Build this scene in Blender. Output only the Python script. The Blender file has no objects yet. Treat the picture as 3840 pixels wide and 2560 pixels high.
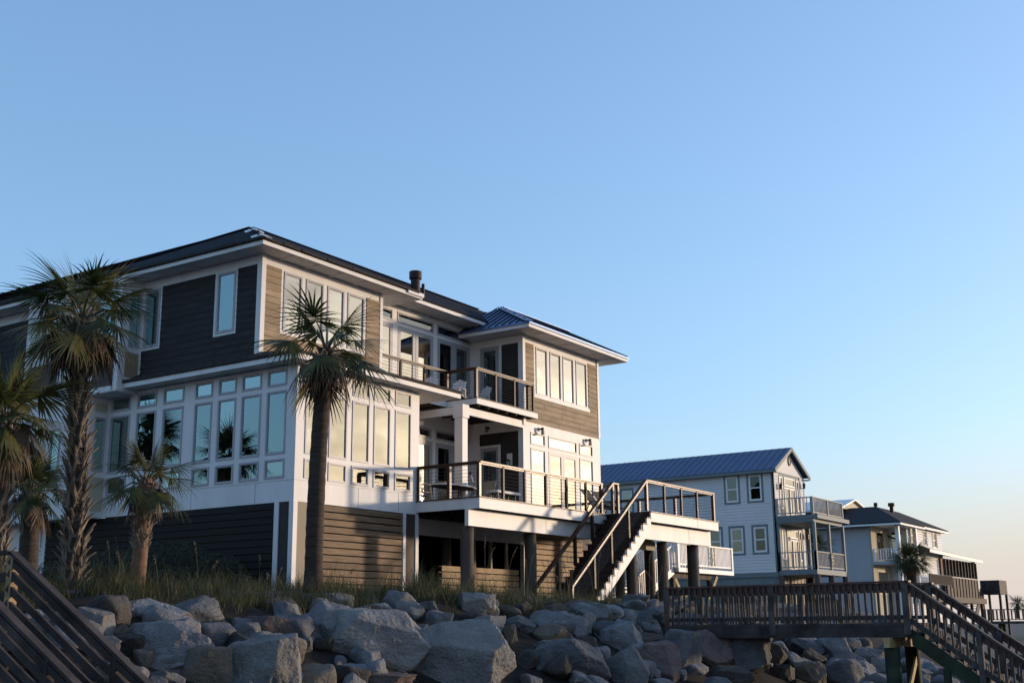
import bpy, math, random
import numpy as np
from mathutils import Vector, Matrix, noise as mnoise
random.seed(7)
R = math.radians
SC = bpy.context.scene
COL = SC.collection

# ---------------------------------------------------------------- camera
# World axes follow the main house: +X runs along its beach front, +Y runs inland; z = 0 is eye level.
cam = bpy.data.cameras.new('camera')
cam.sensor_width = 36.0
cam.lens = 42.22
cam.clip_start = 0.1
cam.clip_end = 6000
camo = bpy.data.objects.new('camera', cam)
COL.objects.link(camo)
cx, cy, cz = (0.55449564, -0.832127, -0.00996205), (-0.18731907, -0.13646767, 0.97277343), (0.81083053, 0.53753254, 0.23154399)
camo.matrix_world = Matrix(((cx[0], cy[0], -cz[0], 0), (cx[1], cy[1], -cz[1], 0), (cx[2], cy[2], -cz[2], 0), (0, 0, 0, 1)))
SC.camera = camo

# ---------------------------------------------------------------- sky, sun, exposure
SUN_EL, SUN_AZ = 5.0, 127.0            # azimuth clockwise from +Y
w = bpy.data.worlds.new('World')
SC.world = w
w.use_nodes = True
nt = w.node_tree
nt.nodes.clear()
N = nt.nodes.new
out = N('ShaderNodeOutputWorld')
bg = N('ShaderNodeBackground')
sky = N('ShaderNodeTexSky')
sky.sky_type = 'NISHITA'
sky.sun_disc = False
sky.sun_elevation = R(SUN_EL)
sky.sun_rotation = R(SUN_AZ)
sky.altitude = 0
sky.air_density = 1.0
sky.dust_density = 1.5
sky.ozone_density = 3.0
tint = N('ShaderNodeMix'); tint.data_type = 'RGBA'; tint.blend_type = 'MULTIPLY'
tint.inputs['Factor'].default_value = 1.0
tint.inputs['B'].default_value = (1.66, 1.78, 2.02, 1)
gam = N('ShaderNodeGamma'); gam.inputs[1].default_value = 0.7   # softer contrast between zenith and horizon
nt.links.new(sky.outputs[0], gam.inputs[0]); nt.links.new(gam.outputs[0], tint.inputs['A'])
# thin cloud streaks low over the beach horizon
tc = N('ShaderNodeTexCoord')
sep = N('ShaderNodeSeparateXYZ')
nt.links.new(tc.outputs['Generated'], sep.inputs[0])
mp = N('ShaderNodeMapping'); mp.inputs['Scale'].default_value = (1.6, 1.6, 16.0)
nt.links.new(tc.outputs['Generated'], mp.inputs[0])
no = N('ShaderNodeTexNoise'); no.inputs['Scale'].default_value = 2.2; no.inputs['Detail'].default_value = 5; no.inputs['Distortion'].default_value = 0.6
nt.links.new(mp.outputs[0], no.inputs['Vector'])
rmp = N('ShaderNodeMapRange'); rmp.inputs['From Min'].default_value = 0.5; rmp.inputs['From Max'].default_value = 0.75
nt.links.new(no.outputs['Fac'], rmp.inputs['Value'])
elv = N('ShaderNodeMapRange'); elv.inputs['From Min'].default_value = 0.30; elv.inputs['From Max'].default_value = 0.06
nt.links.new(sep.outputs['Z'], elv.inputs['Value'])
# streaks stay on the seaward side of the sky
sea = N('ShaderNodeMapRange'); sea.inputs['From Min'].default_value = 0.25; sea.inputs['From Max'].default_value = -0.15
nt.links.new(sep.outputs['Y'], sea.inputs['Value'])
m1 = N('ShaderNodeMath'); m1.operation = 'MULTIPLY'
nt.links.new(rmp.outputs[0], m1.inputs[0]); nt.links.new(elv.outputs[0], m1.inputs[1])
m2 = N('ShaderNodeMath'); m2.operation = 'MULTIPLY'
nt.links.new(m1.outputs[0], m2.inputs[0]); nt.links.new(sea.outputs[0], m2.inputs[1])
m3 = N('ShaderNodeMath'); m3.operation = 'MULTIPLY'; m3.inputs[1].default_value = 0.6
nt.links.new(m2.outputs[0], m3.inputs[0])
cl = N('ShaderNodeMix'); cl.data_type = 'RGBA'
cl.inputs['B'].default_value = (3.0, 2.55, 2.25, 1)
nt.links.new(m3.outputs[0], cl.inputs['Factor'])
# pale pinkish haze band low over the sea
hz_ = N('ShaderNodeMapRange'); hz_.interpolation_type = 'SMOOTHSTEP'; hz_.inputs['From Min'].default_value = 0.17; hz_.inputs['From Max'].default_value = 0.0; hz_.inputs['To Max'].default_value = 1.0
nt.links.new(sep.outputs['Z'], hz_.inputs['Value'])
hm = N('ShaderNodeMapRange'); hm.interpolation_type = 'SMOOTHSTEP'; hm.inputs['From Min'].default_value = 0.7; hm.inputs['From Max'].default_value = 0.1
nt.links.new(sep.outputs['Y'], hm.inputs['Value'])
hf = N('ShaderNodeMath'); hf.operation = 'MULTIPLY'
nt.links.new(hz_.outputs[0], hf.inputs[0]); nt.links.new(hm.outputs[0], hf.inputs[1])
hzm = N('ShaderNodeMix'); hzm.data_type = 'RGBA'; hzm.inputs['B'].default_value = (2.55, 2.24, 2.12, 1)
nt.links.new(hf.outputs[0], hzm.inputs['Factor']); nt.links.new(tint.outputs['Result'], hzm.inputs['A'])
nt.links.new(hzm.outputs['Result'], cl.inputs['A'])
# broken grey cloud over the open sea, outside the picture, mirrored in the front windows
mp2 = N('ShaderNodeMapping'); mp2.inputs['Scale'].default_value = (3.0, 3.0, 11.0)
nt.links.new(tc.outputs['Generated'], mp2.inputs[0])
no2 = N('ShaderNodeTexNoise'); no2.inputs['Scale'].default_value = 1.5; no2.inputs['Detail'].default_value = 6; no2.inputs['Distortion'].default_value = 0.8
nt.links.new(mp2.outputs[0], no2.inputs['Vector'])
cr2 = N('ShaderNodeMapRange'); cr2.interpolation_type = 'SMOOTHSTEP'; cr2.inputs['From Min'].default_value = 0.42; cr2.inputs['From Max'].default_value = 0.66; cr2.inputs['To Max'].default_value = 0.45
nt.links.new(no2.outputs['Fac'], cr2.inputs['Value'])
sea2 = N('ShaderNodeMapRange'); sea2.inputs['From Min'].default_value = -0.12; sea2.inputs['From Max'].default_value = -0.35
nt.links.new(sep.outputs['Y'], sea2.inputs['Value'])
mm2 = N('ShaderNodeMath'); mm2.operation = 'MULTIPLY'
nt.links.new(cr2.outputs[0], mm2.inputs[0]); nt.links.new(sea2.outputs[0], mm2.inputs[1])
cl2 = N('ShaderNodeMix'); cl2.data_type = 'RGBA'; cl2.inputs['B'].default_value = (1.35, 1.22, 1.2, 1)
nt.links.new(mm2.outputs[0], cl2.inputs['Factor']); nt.links.new(cl.outputs['Result'], cl2.inputs['A'])
nt.links.new(cl2.outputs['Result'], bg.inputs['Color'])
bg.inputs['Strength'].default_value = 0.15
nt.links.new(bg.outputs[0], out.inputs['Surface'])

sun = bpy.data.lights.new('sun', 'SUN')
sun.energy = 1.8
sun.angle = R(3.0)
sun.color = (1.0, 0.75, 0.52)
suno = bpy.data.objects.new('sun', sun)
COL.objects.link(suno)
sd = Vector((math.sin(R(SUN_AZ)) * math.cos(R(SUN_EL)), math.cos(R(SUN_AZ)) * math.cos(R(SUN_EL)), math.sin(R(SUN_EL))))
suno.rotation_euler = sd.to_track_quat('Z', 'Y').to_euler()

SC.view_settings.view_transform = 'Standard'
SC.view_settings.look = 'None'
SC.view_settings.exposure = 1.0
SC.view_settings.gamma = 1.0
SC.cycles.max_bounces = 6
SC.cycles.transparent_max_bounces = 8

# ---------------------------------------------------------------- materials
MATS = {}
def mat(name, col, rough=0.6, var=0.12, scale=3.0, stretch=(1, 1, 1), metal=0.0, bump=0.0, bscale=None, spec=0.22, col2=None, detail=5.0, board=0.0, pitch=0.195):
    m = bpy.data.materials.new(name); m.use_nodes = True
    t = m.node_tree; b = t.nodes['Principled BSDF']
    b.inputs['Roughness'].default_value = rough
    b.inputs['Metallic'].default_value = metal
    b.inputs['Specular IOR Level'].default_value = spec
    tcn = t.nodes.new('ShaderNodeTexCoord')
    mpn = t.nodes.new('ShaderNodeMapping'); mpn.inputs['Scale'].default_value = stretch
    t.links.new(tcn.outputs['Object'], mpn.inputs[0])
    nn = t.nodes.new('ShaderNodeTexNoise'); nn.inputs['Scale'].default_value = scale; nn.inputs['Detail'].default_value = detail
    t.links.new(mpn.outputs[0], nn.inputs['Vector'])
    cr = t.nodes.new('ShaderNodeValToRGB')
    a = tuple(max(0, c * (1 - var)) for c in col); c2 = col2 or tuple(min(1, c * (1 + var)) for c in col)
    cr.color_ramp.elements[0].position = 0.3; cr.color_ramp.elements[1].position = 0.7
    cr.color_ramp.elements[0].color = (*a, 1); cr.color_ramp.elements[1].color = (*c2, 1)
    t.links.new(nn.outputs['Fac'], cr.inputs[0])
    last = cr.outputs[0]
    if board:   # each board weathers to a slightly different tone
        sx = t.nodes.new('ShaderNodeSeparateXYZ'); t.links.new(tcn.outputs['Object'], sx.inputs[0])
        dv = t.nodes.new('ShaderNodeMath'); dv.operation = 'DIVIDE'; dv.inputs[1].default_value = pitch; t.links.new(sx.outputs['Z'], dv.inputs[0])
        fl_ = t.nodes.new('ShaderNodeMath'); fl_.operation = 'FLOOR'; t.links.new(dv.outputs[0], fl_.inputs[0])
        wn = t.nodes.new('ShaderNodeTexWhiteNoise'); wn.noise_dimensions = '1D'; t.links.new(fl_.outputs[0], wn.inputs['W'])
        mr_ = t.nodes.new('ShaderNodeMapRange'); mr_.inputs['To Min'].default_value = 1 - board; mr_.inputs['To Max'].default_value = 1 + board; t.links.new(wn.outputs['Value'], mr_.inputs['Value'])
        hs = t.nodes.new('ShaderNodeHueSaturation'); t.links.new(mr_.outputs[0], hs.inputs['Value']); t.links.new(last, hs.inputs['Color']); last = hs.outputs[0]
    t.links.new(last, b.inputs['Base Color'])
    if bump:
        bn = t.nodes.new('ShaderNodeBump'); bn.inputs['Strength'].default_value = bump; bn.inputs['Distance'].default_value = 0.02
        n2 = t.nodes.new('ShaderNodeTexNoise'); n2.inputs['Scale'].default_value = bscale or scale * 4; n2.inputs['Detail'].default_value = 6
        t.links.new(mpn.outputs[0], n2.inputs['Vector'])
        t.links.new(n2.outputs['Fac'], bn.inputs['Height']); t.links.new(bn.outputs[0], b.inputs['Normal'])
    MATS[name] = m
    return m

M_WHITE = mat('white_paint', (0.64, 0.635, 0.635), 0.45, 0.07, 2.2, (1, 1, .22))
M_TRIM = mat('window_frame_paint', (0.36, 0.36, 0.385), 0.4, 0.04, 2)
M_DOOR = mat('door_paint', (0.31, 0.32, 0.345), 0.4, 0.04, 2)
M_SID = mat('lap_siding_paint', (0.29, 0.215, 0.138), 0.65, 0.26, 1.3, (1, 1, 5), bump=0.12, bscale=30, board=0.14)
M_SIDL = mat('dark_side_siding', (0.037, 0.035, 0.036), 0.75, 0.2, 1.3, (1, 1, 5), bump=0.12, bscale=30, spec=0.1)  # siding of the side faces, darker and greyer than the front siding
M_SLATL = mat('dark_side_slat', (0.013, 0.012, 0.012), 0.7, 0.25, 2.0, (1, 1, 8))  # slats of the side face, darker than those on the front
M_TAN = mat('tan_panel_paint', (0.26, 0.215, 0.15), 0.6, 0.06, 1.5)
M_BROWN = mat('brown_panel_paint', (0.075, 0.055, 0.045), 0.6, 0.2, 1.5)
M_CREAM = mat('cream_panel_paint', (0.42, 0.40, 0.30), 0.6, 0.05, 1.5)
M_DARK = mat('dark_panel_paint', (0.036, 0.032, 0.03), 0.6, 0.2, 2)
M_ROOF = mat('dark_roofing', (0.015, 0.016, 0.022), 0.85, 0.3, 1.2, spec=0.08)
M_ROOFT = mat('navy_seam_metal_roof', (0.11, 0.17, 0.32), 0.36, 0.12, 1.2, metal=0.6)
M_SEAM = mat('dark_roof_seam', (0.012, 0.014, 0.02), 0.5, 0.2, 2)
M_SHING = mat('dark_shingle', (0.035, 0.03, 0.028), 0.85, 0.4, 9, bump=0.5, bscale=30)
M_FLASH = mat('bare_flashing', (0.65, 0.67, 0.7), 0.4, 0.1, 4, metal=0.6)
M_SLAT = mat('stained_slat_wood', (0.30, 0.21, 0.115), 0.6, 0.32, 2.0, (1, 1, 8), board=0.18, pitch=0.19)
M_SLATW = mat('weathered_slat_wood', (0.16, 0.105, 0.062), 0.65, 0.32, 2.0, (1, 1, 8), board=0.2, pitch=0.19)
M_IPE = mat('dark_hardwood', (0.055, 0.026, 0.016), 0.45, 0.35, 4, (1, 1, 6))
M_IPEL = mat('oiled_hardwood', (0.06, 0.027, 0.017), 0.35, 0.3, 5)
M_STEEL = mat('cable_steel', (0.10, 0.09, 0.085), 0.4, 0.1, 5, metal=0.7)
M_POSTD = mat('dark_post_wood', (0.03, 0.018, 0.014), 0.5, 0.3, 5)
M_PILE = mat('treated_pile_wood', (0.085, 0.072, 0.06), 0.8, 0.35, 2, (4, 4, 0.4), bump=0.4, bscale=12)
M_BLACK = mat('black_metal', (0.015, 0.014, 0.014), 0.4, 0.2, 5)
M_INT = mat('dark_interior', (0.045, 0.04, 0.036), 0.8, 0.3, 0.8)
M_BLIND = mat('roman_shade_cloth', (0.50, 0.50, 0.48), 0.8, 0.05, 2)
M_CURT = mat('cream_curtain_cloth', (0.74, 0.70, 0.62), 0.8, 0.06, 3, (6, 6, 0.5))
M_WOOD = mat('weathered_grey_wood', (0.074, 0.062, 0.057), 0.8, 0.55, 2.5, (1, 1, 1), bump=0.3, bscale=30)
M_WOODD = mat('dark_weathered_wood', (0.045, 0.036, 0.033), 0.7, 0.6, 2.5, bump=0.3, bscale=30)
M_CAPW = mat('handrail_cap_wood', (0.095, 0.045, 0.035), 0.38, 0.35, 4)
M_GREENW = mat('green_treated_wood', (0.028, 0.036, 0.022), 0.8, 0.4, 3, bump=0.3)
M_YELW = mat('new_yellow_timber', (0.42, 0.31, 0.15), 0.7, 0.2, 4)
M_SLING = mat('tan_sling_fabric', (0.22, 0.175, 0.13), 0.75, 0.1, 20)
M_SLINGD = mat('dark_sling_fabric', (0.085, 0.07, 0.058), 0.75, 0.1, 20)
M_ALU = mat('beige_chair_tube', (0.24, 0.20, 0.16), 0.4, 0.1, 6, metal=0.2)
M_LAMPG = mat('frosted_lamp_glass', (0.6, 0.58, 0.52), 0.3, 0.05, 6)

def glass_mat(name, tintc, gl, base, k, rough=0.015):
    m = bpy.data.materials.new(name); m.use_nodes = True
    t = m.node_tree; t.nodes.clear()
    o = t.nodes.new('ShaderNodeOutputMaterial')
    mx = t.nodes.new('ShaderNodeMixShader')
    tr = t.nodes.new('ShaderNodeBsdfTransparent'); tr.inputs[0].default_value = (*tintc, 1)
    g = t.nodes.new('ShaderNodeBsdfGlossy'); g.inputs['Color'].default_value = (*gl, 1); g.inputs['Roughness'].default_value = rough
    fr = t.nodes.new('ShaderNodeFresnel'); fr.inputs[0].default_value = 1.5
    ma = t.nodes.new('ShaderNodeMath'); ma.operation = 'MULTIPLY_ADD'; ma.inputs[1].default_value = k; ma.inputs[2].default_value = base; ma.use_clamp = True
    tcn = t.nodes.new('ShaderNodeTexCoord')
    nn = t.nodes.new('ShaderNodeTexNoise'); nn.inputs['Scale'].default_value = 1.1; nn.inputs['Detail'].default_value = 1
    bn = t.nodes.new('ShaderNodeBump'); bn.inputs['Strength'].default_value = 0.04; bn.inputs['Distance'].default_value = 0.05
    t.links.new(tcn.outputs['Object'], nn.inputs['Vector']); t.links.new(nn.outputs['Fac'], bn.inputs['Height'])
    t.links.new(bn.outputs[0], g.inputs['Normal'])
    oi = t.nodes.new('ShaderNodeObjectInfo'); mr = t.nodes.new('ShaderNodeMapRange'); mr.inputs['To Min'].default_value = base - 0.09; mr.inputs['To Max'].default_value = base + 0.07
    t.links.new(oi.outputs['Random'], mr.inputs['Value']); t.links.new(mr.outputs[0], ma.inputs[2])
    t.links.new(fr.outputs[0], ma.inputs[0]); t.links.new(ma.outputs[0], mx.inputs[0])
    t.links.new(tr.outputs[0], mx.inputs[1]); t.links.new(g.outputs[0], mx.inputs[2]); t.links.new(mx.outputs[0], o.inputs[0])
    MATS[name] = m
    return m
M_GLASS = glass_mat('window_glass', (0.42, 0.50, 0.48), (0.80, 0.73, 0.60), 0.32, 1.4)
M_GLASST = glass_mat('reflective_window_glass', (0.35, 0.36, 0.34), (0.84, 0.76, 0.64), 0.50, 1.4)
M_GLASSD = glass_mat('clear_door_glass', (0.5, 0.55, 0.53), (0.9, 0.95, 0.95), 0.08, 1.0)
M_GLASSL = glass_mat('teal_window_glass', (0.34, 0.46, 0.46), (0.62, 0.80, 0.80), 0.27, 1.5)

# ---------------------------------------------------------------- mesh helpers
ORG = {}
class MB:
    def __init__(s): s.v = []; s.f = []
    def add(s, v, f):
        o = len(s.v); s.v += [tuple(p) for p in v]; s.f += [tuple(i + o for i in q) for q in f]; return s
    def box(s, x0, x1, y0, y1, z0, z1):
        if x0 > x1: x0, x1 = x1, x0
        if y0 > y1: y0, y1 = y1, y0
        if z0 > z1: z0, z1 = z1, z0
        v = [(x0, y0, z0), (x1, y0, z0), (x1, y1, z0), (x0, y1, z0), (x0, y0, z1), (x1, y0, z1), (x1, y1, z1), (x0, y1, z1)]
        return s.add(v, [(3, 2, 1, 0), (4, 5, 6, 7), (0, 1, 5, 4), (1, 2, 6, 5), (2, 3, 7, 6), (3, 0, 4, 7)])
    def pbox(s, pl, u0, u1, n0, n1, z0, z1):
        k, c = pl
        if k == 'R': return s.box(u0, u1, c - n1, c - n0, z0, z1)
        return s.box(c - n1, c - n0, u0, u1, z0, z1)
    def beam(s, p, q, wd, ht, up=(0, 0, 1)):
        p = Vector(p); q = Vector(q); d = (q - p).normalized(); upv = Vector(up)
        if abs(d.dot(upv)) > 0.98: upv = Vector((0, 1, 0))
        sd_ = d.cross(upv).normalized(); u = sd_.cross(d).normalized()
        a = sd_ * wd / 2; b = u * ht / 2
        v = [p - a - b, p + a - b, p + a + b, p - a + b, q - a - b, q + a - b, q + a + b, q - a + b]
        return s.add(v, [(0, 1, 2, 3), (7, 6, 5, 4), (0, 4, 5, 1), (1, 5, 6, 2), (2, 6, 7, 3), (3, 7, 4, 0)])
    def tube(s, pts, r, n=6, r1=None, cap=True):
        pts = [Vector(p) for p in pts]; m = len(pts); o = len(s.v); prev = None
        for i, p in enumerate(pts):
            d = (pts[min(i + 1, m - 1)] - pts[max(i - 1, 0)]).normalized()
            a = Vector((0, 0, 1)) if abs(d.z) < 0.9 else Vector((1, 0, 0))
            if prev is not None: a = prev
            x = (a - d * a.dot(d)).normalized(); y = d.cross(x); prev = x
            rr = r if r1 is None else r + (r1 - r) * i / (m - 1)
            for k in range(n):
                t = 2 * math.pi * k / n; s.v.append(tuple(p + x * (rr * math.cos(t)) + y * (rr * math.sin(t))))
        for i in range(m - 1):
            for k in range(n):
                a = o + i * n + k; b = o + i * n + (k + 1) % n
                s.f.append((a, b, b + n, a + n))
        if cap:
            s.f.append(tuple(o + k for k in reversed(range(n)))); s.f.append(tuple(o + (m - 1) * n + k for k in range(n)))
        return s
    def prism(s, poly, axis, a0, a1):
        # poly: 2-D points; axis 'x','y' or 'z' is the extrusion axis
        def P(u, v, a): return (a, u, v) if axis == 'x' else ((u, a, v) if axis == 'y' else (u, v, a))
        n = len(poly); v = [P(u, w_, a0) for u, w_ in poly] + [P(u, w_, a1) for u, w_ in poly]
        f = [tuple(range(n)), tuple(reversed(range(n, 2 * n)))] + [(i, i + n, (i + 1) % n + n, (i + 1) % n) for i in range(n)]
        return s.add(v, f)
    def slab(s, quad, t):
        # a sloped sheet given by its top face (any polygon), t thick downwards
        n = len(quad); v = list(quad) + [(x, y, z - t) for x, y, z in quad]
        f = [tuple(range(n)), tuple(reversed(range(n, 2 * n)))] + [(i, i + n, (i + 1) % n + n, (i + 1) % n) for i in range(n)]
        return s.add(v, f)
    def build(s, name, m, parent=None, smooth=False, fixn=True):
        me = bpy.data.meshes.new(name)
        o = Vector((0, 0, 0))
        if parent is not None: o = ORG[parent.name]
        me.from_pydata([(x - o.x, y - o.y, z - o.z) for x, y, z in s.v], [], s.f)
        me.materials.append(m)
        if fixn:
            import bmesh
            b = bmesh.new(); b.from_mesh(me); bmesh.ops.recalc_face_normals(b, faces=b.faces); b.to_mesh(me); b.free()
        if smooth: me.polygons.foreach_set('use_smooth', [True] * len(me.polygons))
        ob = bpy.data.objects.new(name, me); COL.objects.link(ob)
        if parent is not None: ob.parent = parent
        ORG[ob.name] = o
        return ob
def tag(o, label=None, cat=None, group=None, kind=None):
    if label: o['label'] = label
    if cat: o['category'] = cat
    if group: o['group'] = group
    if kind: o['kind'] = kind
    return o
def thing(name, label, cat, loc=(0, 0, 0), group=None):
    o = bpy.data.objects.new(name, None); COL.objects.link(o); o.location = loc; o.empty_display_size = 0.2
    ORG[o.name] = Vector(loc)
    return tag(o, label, cat, group)
def copy_tree(root, loc, rz=0.0, label=None, scale=1.0):
    c = root.copy(); COL.objects.link(c); c.location = loc; c.rotation_euler = (0, 0, rz); c.scale = (scale,) * 3
    if label: c['label'] = label
    for ch in root.children:
        k = ch.copy(); COL.objects.link(k); k.parent = c
        for g in ch.children:
            q = g.copy(); COL.objects.link(q); q.parent = k
    return c

# ---------------------------------------------------------------- facade helpers
def cells(a0, a1, cuts):
    s_ = sorted({a0, a1, *[c for c in cuts if a0 < c < a1]}); return list(zip(s_[:-1], s_[1:]))
def wall(mb, pl, u0, u1, z0, z1, holes=(), n0=-0.12, n1=0.0):
    for a, b in cells(u0, u1, [h[0] for h in holes] + [h[1] for h in holes]):
        run = None
        for c, d in cells(z0, z1, [h[2] for h in holes] + [h[3] for h in holes]):
            um, zm = (a + b) / 2, (c + d) / 2
            if any(h[0] < um < h[1] and h[2] < zm < h[3] for h in holes):
                if run: mb.pbox(pl, a, b, n0, n1, *run); run = None
            else: run = (run[0], d) if run else (c, d)
        if run: mb.pbox(pl, a, b, n0, n1, *run)
def lap(mb, pl, u0, u1, z0, z1, holes=(), ex=0.195, n0=-0.02, joints=True, th=0.03):
    k, c0 = pl; z = z0; row = 0
    while z < z1 - 0.01:
        zt = min(z + ex, z1)
        for c, d in cells(z, zt, [h[2] for h in holes] + [h[3] for h in holes]):
            for a, b in cells(u0, u1, [h[0] for h in holes] + [h[1] for h in holes]):
                if any(h[0] < (a + b) / 2 < h[1] and h[2] < (c + d) / 2 < h[3] for h in holes): continue
                segs = [(a, b)]
                if joints and b - a > 2.4:
                    j = a + (b - a) * ((row * 0.382 + 0.27) % 0.7 + 0.15); segs = [(a, j - 0.007), (j + 0.007, b)]
                for a_, b_ in segs:
                    t0 = th - (th - 0.008) * (c - z) / ex; t1 = th - (th - 0.008) * (d - z) / ex
                    if k == 'R': v = [(u, c0 - n, zz) for u in (a_, b_) for n, zz in ((n0, c), (t0, c), (t1, d), (n0, d))]
                    else: v = [(c0 - n, u, zz) for u in (a_, b_) for n, zz in ((n0, c), (t0, c), (t1, d), (n0, d))]
                    mb.add(v, [(0, 1, 2, 3), (7, 6, 5, 4), (0, 4, 5, 1), (1, 5, 6, 2), (2, 6, 7, 3), (3, 7, 4, 0)])
        z = zt; row += 1
def window(parent, pl, u0, u1, z0, z1, fw=0.055, glass=None, blind=None, mframe=None, proud=0.022, depth=0.016, folds=0, rail=None, kind='window', stile=None, base=None, blind_z=None, mid=False):
    f = MB(); st = stile or fw; bs = base or fw
    f.pbox(pl, u0, u0 + st, -0.1, proud, z0, z1); f.pbox(pl, u1 - st, u1, -0.1, proud, z0, z1)
    f.pbox(pl, u0 + st, u1 - st, -0.1, proud, z1 - st, z1); f.pbox(pl, u0 + st, u1 - st, -0.1, proud, z0, z0 + bs)
    # slim inner sash, set back
    g = 0.022
    a, b, c, d = u0 + st, u1 - st, z0 + bs, z1 - st
    f.pbox(pl, a, a + g, -0.09, -0.004, c, d); f.pbox(pl, b - g, b, -0.09, -0.004, c, d)
    f.pbox(pl, a + g, b - g, -0.09, -0.004, d - g, d); f.pbox(pl, a + g, b - g, -0.09, -0.004, c, c + g)
    if mid: f.pbox(pl, a + g, b - g, -0.09, -0.004, (c + d) / 2 - 0.035, (c + d) / 2 + 0.035)
    o = f.build(kind, mframe or M_TRIM, parent)
    p = MB(); p.pbox(pl, a + g / 2, b - g / 2, -depth - 0.008, -depth, c + g / 2, d - g / 2)
    p.build('pane', glass or M_GLASS, o)
    if blind:
        bl = MB(); bz = blind_z or (c, d)
        if folds:
            n = folds
            for i in range(n):
                za = bz[0] + (bz[1] - bz[0]) * i / n; zb = bz[0] + (bz[1] - bz[0]) * (i + 1) / n
                k, c0 = pl
                q = [(0.16, za), (0.145, za + 0.01), (0.16, zb)]
                if k == 'R': v = [(u, c0 + n_, zz) for u in (a, b) for n_, zz in q]
                else: v = [(c0 + n_, u, zz) for u in (a, b) for n_, zz in q]
                bl.add(v, [(0, 1, 4, 3), (1, 2, 5, 4)])
        else: bl.pbox(pl, a, b, -0.17, -0.155, bz[0], bz[1])
        bl.build('curtain' if blind is M_CURT else 'shade', blind, o, fixn=False)
    return o
# ================================================================ the main beach house
X0, Y0, YU, YT, YM, XT = 23.06, 22.19, 23.69, 23.0, 25.2, 35.35
LW, RW, RU, RT, RM = ('L', X0), ('R', Y0), ('R', YU), ('R', YT), ('R', YM)
LT = ('L', XT); LB = ('L', 22.29); RB = ('R', 28.66); LB2 = ('L', 22.36); RB2 = ('R', 29.91)
house = thing('beach_house', 'three storey white and brown beach house on stilts with dark hipped roof, largest and nearest', 'house', (26, 24, 0.8))
white = MB(); inter = MB()
class Panels:
    """every call makes one panel part of its own"""
    def __init__(s, name, m): s.name, s.m = name, m
    def pbox(s, *a): q = MB(); q.pbox(*a); return q.build(s.name, s.m, house)
    def box(s, *a): q = MB(); q.box(*a); return q.build(s.name, s.m, house)
tan = Panels('tan_panel', M_TAN); brown = Panels('brown_panel', M_BROWN); cream = Panels('cream_panel', M_CREAM); dark = Panels('dark_panel', M_DARK)
def siding(pl, u0, u1, z0, z1, holes=(), m=None):
    q = MB(); lap(q, pl, u0, u1, z0, z1, holes, th=0.02 if m else 0.028); return q.build('siding', m or M_SID, house)

# --- lower glazed wing
colsR = [(23.41, 24.14), (24.35, 25.09), (25.30, 26.04), (26.24, 26.98), (27.20, 27.95)]
colsL = [(28.92, 29.80), (27.77, 28.63), (26.61, 27.48), (25.43, 26.14), (24.48, 25.19), (23.51, 24.26), (22.56, 23.29)]
rows = [(3.91, 4.43), (4.56, 6.28), (6.41, 6.86)]
hR = [(a, b, c, d) for a, b in colsR for c, d in rows]; hL = [(a, b, c, d) for a, b in colsL for c, d in rows]
wall(white, RW, X0, 28.35, 3.28, 6.95, hR); wall(white, LW, Y0 + 0.12, 29.91, 3.28, 6.95, hL)
for h in hR: window(house, RW, *h, fw=0.05, glass=M_GLASS)
for h in hL: window(house, LW, *h, fw=0.05, glass=M_GLASSL)
white.box(28.23, 28.35, Y0 + 0.12, 25.2, 3.28, 7.1)
# shadow lines where the band boards meet
seam = MB()
seam.pbox(RW, X0, 28.35, 0.0, 0.008, 3.84, 3.85); seam.pbox(LW, Y0, 29.9, 0.0, 0.008, 3.84, 3.85)
for u in (25.62, 27.4): seam.pbox(RW, u, u + 0.008, 0.0, 0.008, 3.28, 3.84)
for u in (23.6, 26.1): seam.pbox(LW, u, u + 0.008, 0.0, 0.008, 3.28, 3.84)
# interior of the wing: floor, back walls, ceiling
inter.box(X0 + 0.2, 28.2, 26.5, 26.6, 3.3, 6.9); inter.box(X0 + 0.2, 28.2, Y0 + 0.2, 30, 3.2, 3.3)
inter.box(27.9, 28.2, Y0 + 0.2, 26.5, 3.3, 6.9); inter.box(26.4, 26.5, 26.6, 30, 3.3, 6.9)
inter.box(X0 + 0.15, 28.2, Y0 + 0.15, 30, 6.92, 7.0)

# --- upper wing
upR = [(23.95, 24.69), (24.86, 25.61), (25.78, 26.53), (26.69, 27.46)]
hU = [(a, b, 8.26, 10.0) for a, b in upR]
wall(white, RU, X0, 28.33, 7.1, 10.29, hU)
for h in hU: window(house, RU, *h, fw=0.06, blind=M_CURT, glass=M_GLASS)
hUL = [(24.70, 25.44, 8.22, 10.0), (27.88, 28.54, 8.22, 10.0)]
wall(white, LW, YU + 0.12, 28.66, 7.1, 10.29, hUL)
for h in hUL: window(house, LW, *h, fw=0.06, blind=M_BLIND, folds=7, glass=M_GLASSL)
white.box(28.21, 28.33, YU + 0.12, 25.2, 7.1, 10.75)
siding(RU, 23.22, 28.2, 7.2, 10.03, [(23.84, 27.56, 8.16, 10.2)])
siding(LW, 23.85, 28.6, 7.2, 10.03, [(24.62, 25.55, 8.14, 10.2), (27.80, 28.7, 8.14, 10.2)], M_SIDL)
white.pbox(RU, X0 - 0.022, 23.20, 0.0, 0.04, 7.15, 10.29); white.pbox(LW, YU, 23.84, 0.0, 0.020, 7.15, 10.29)
white.pbox(RU, 28.2, 28.33, 0.0, 0.03, 7.2, 10.2)
inter.box(X0 + 0.2, 28.2, 26.5, 26.6, 7.0, 10.2); inter.box(26.4, 26.5, YU + 0.3, 32, 7.0, 10.2)

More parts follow.
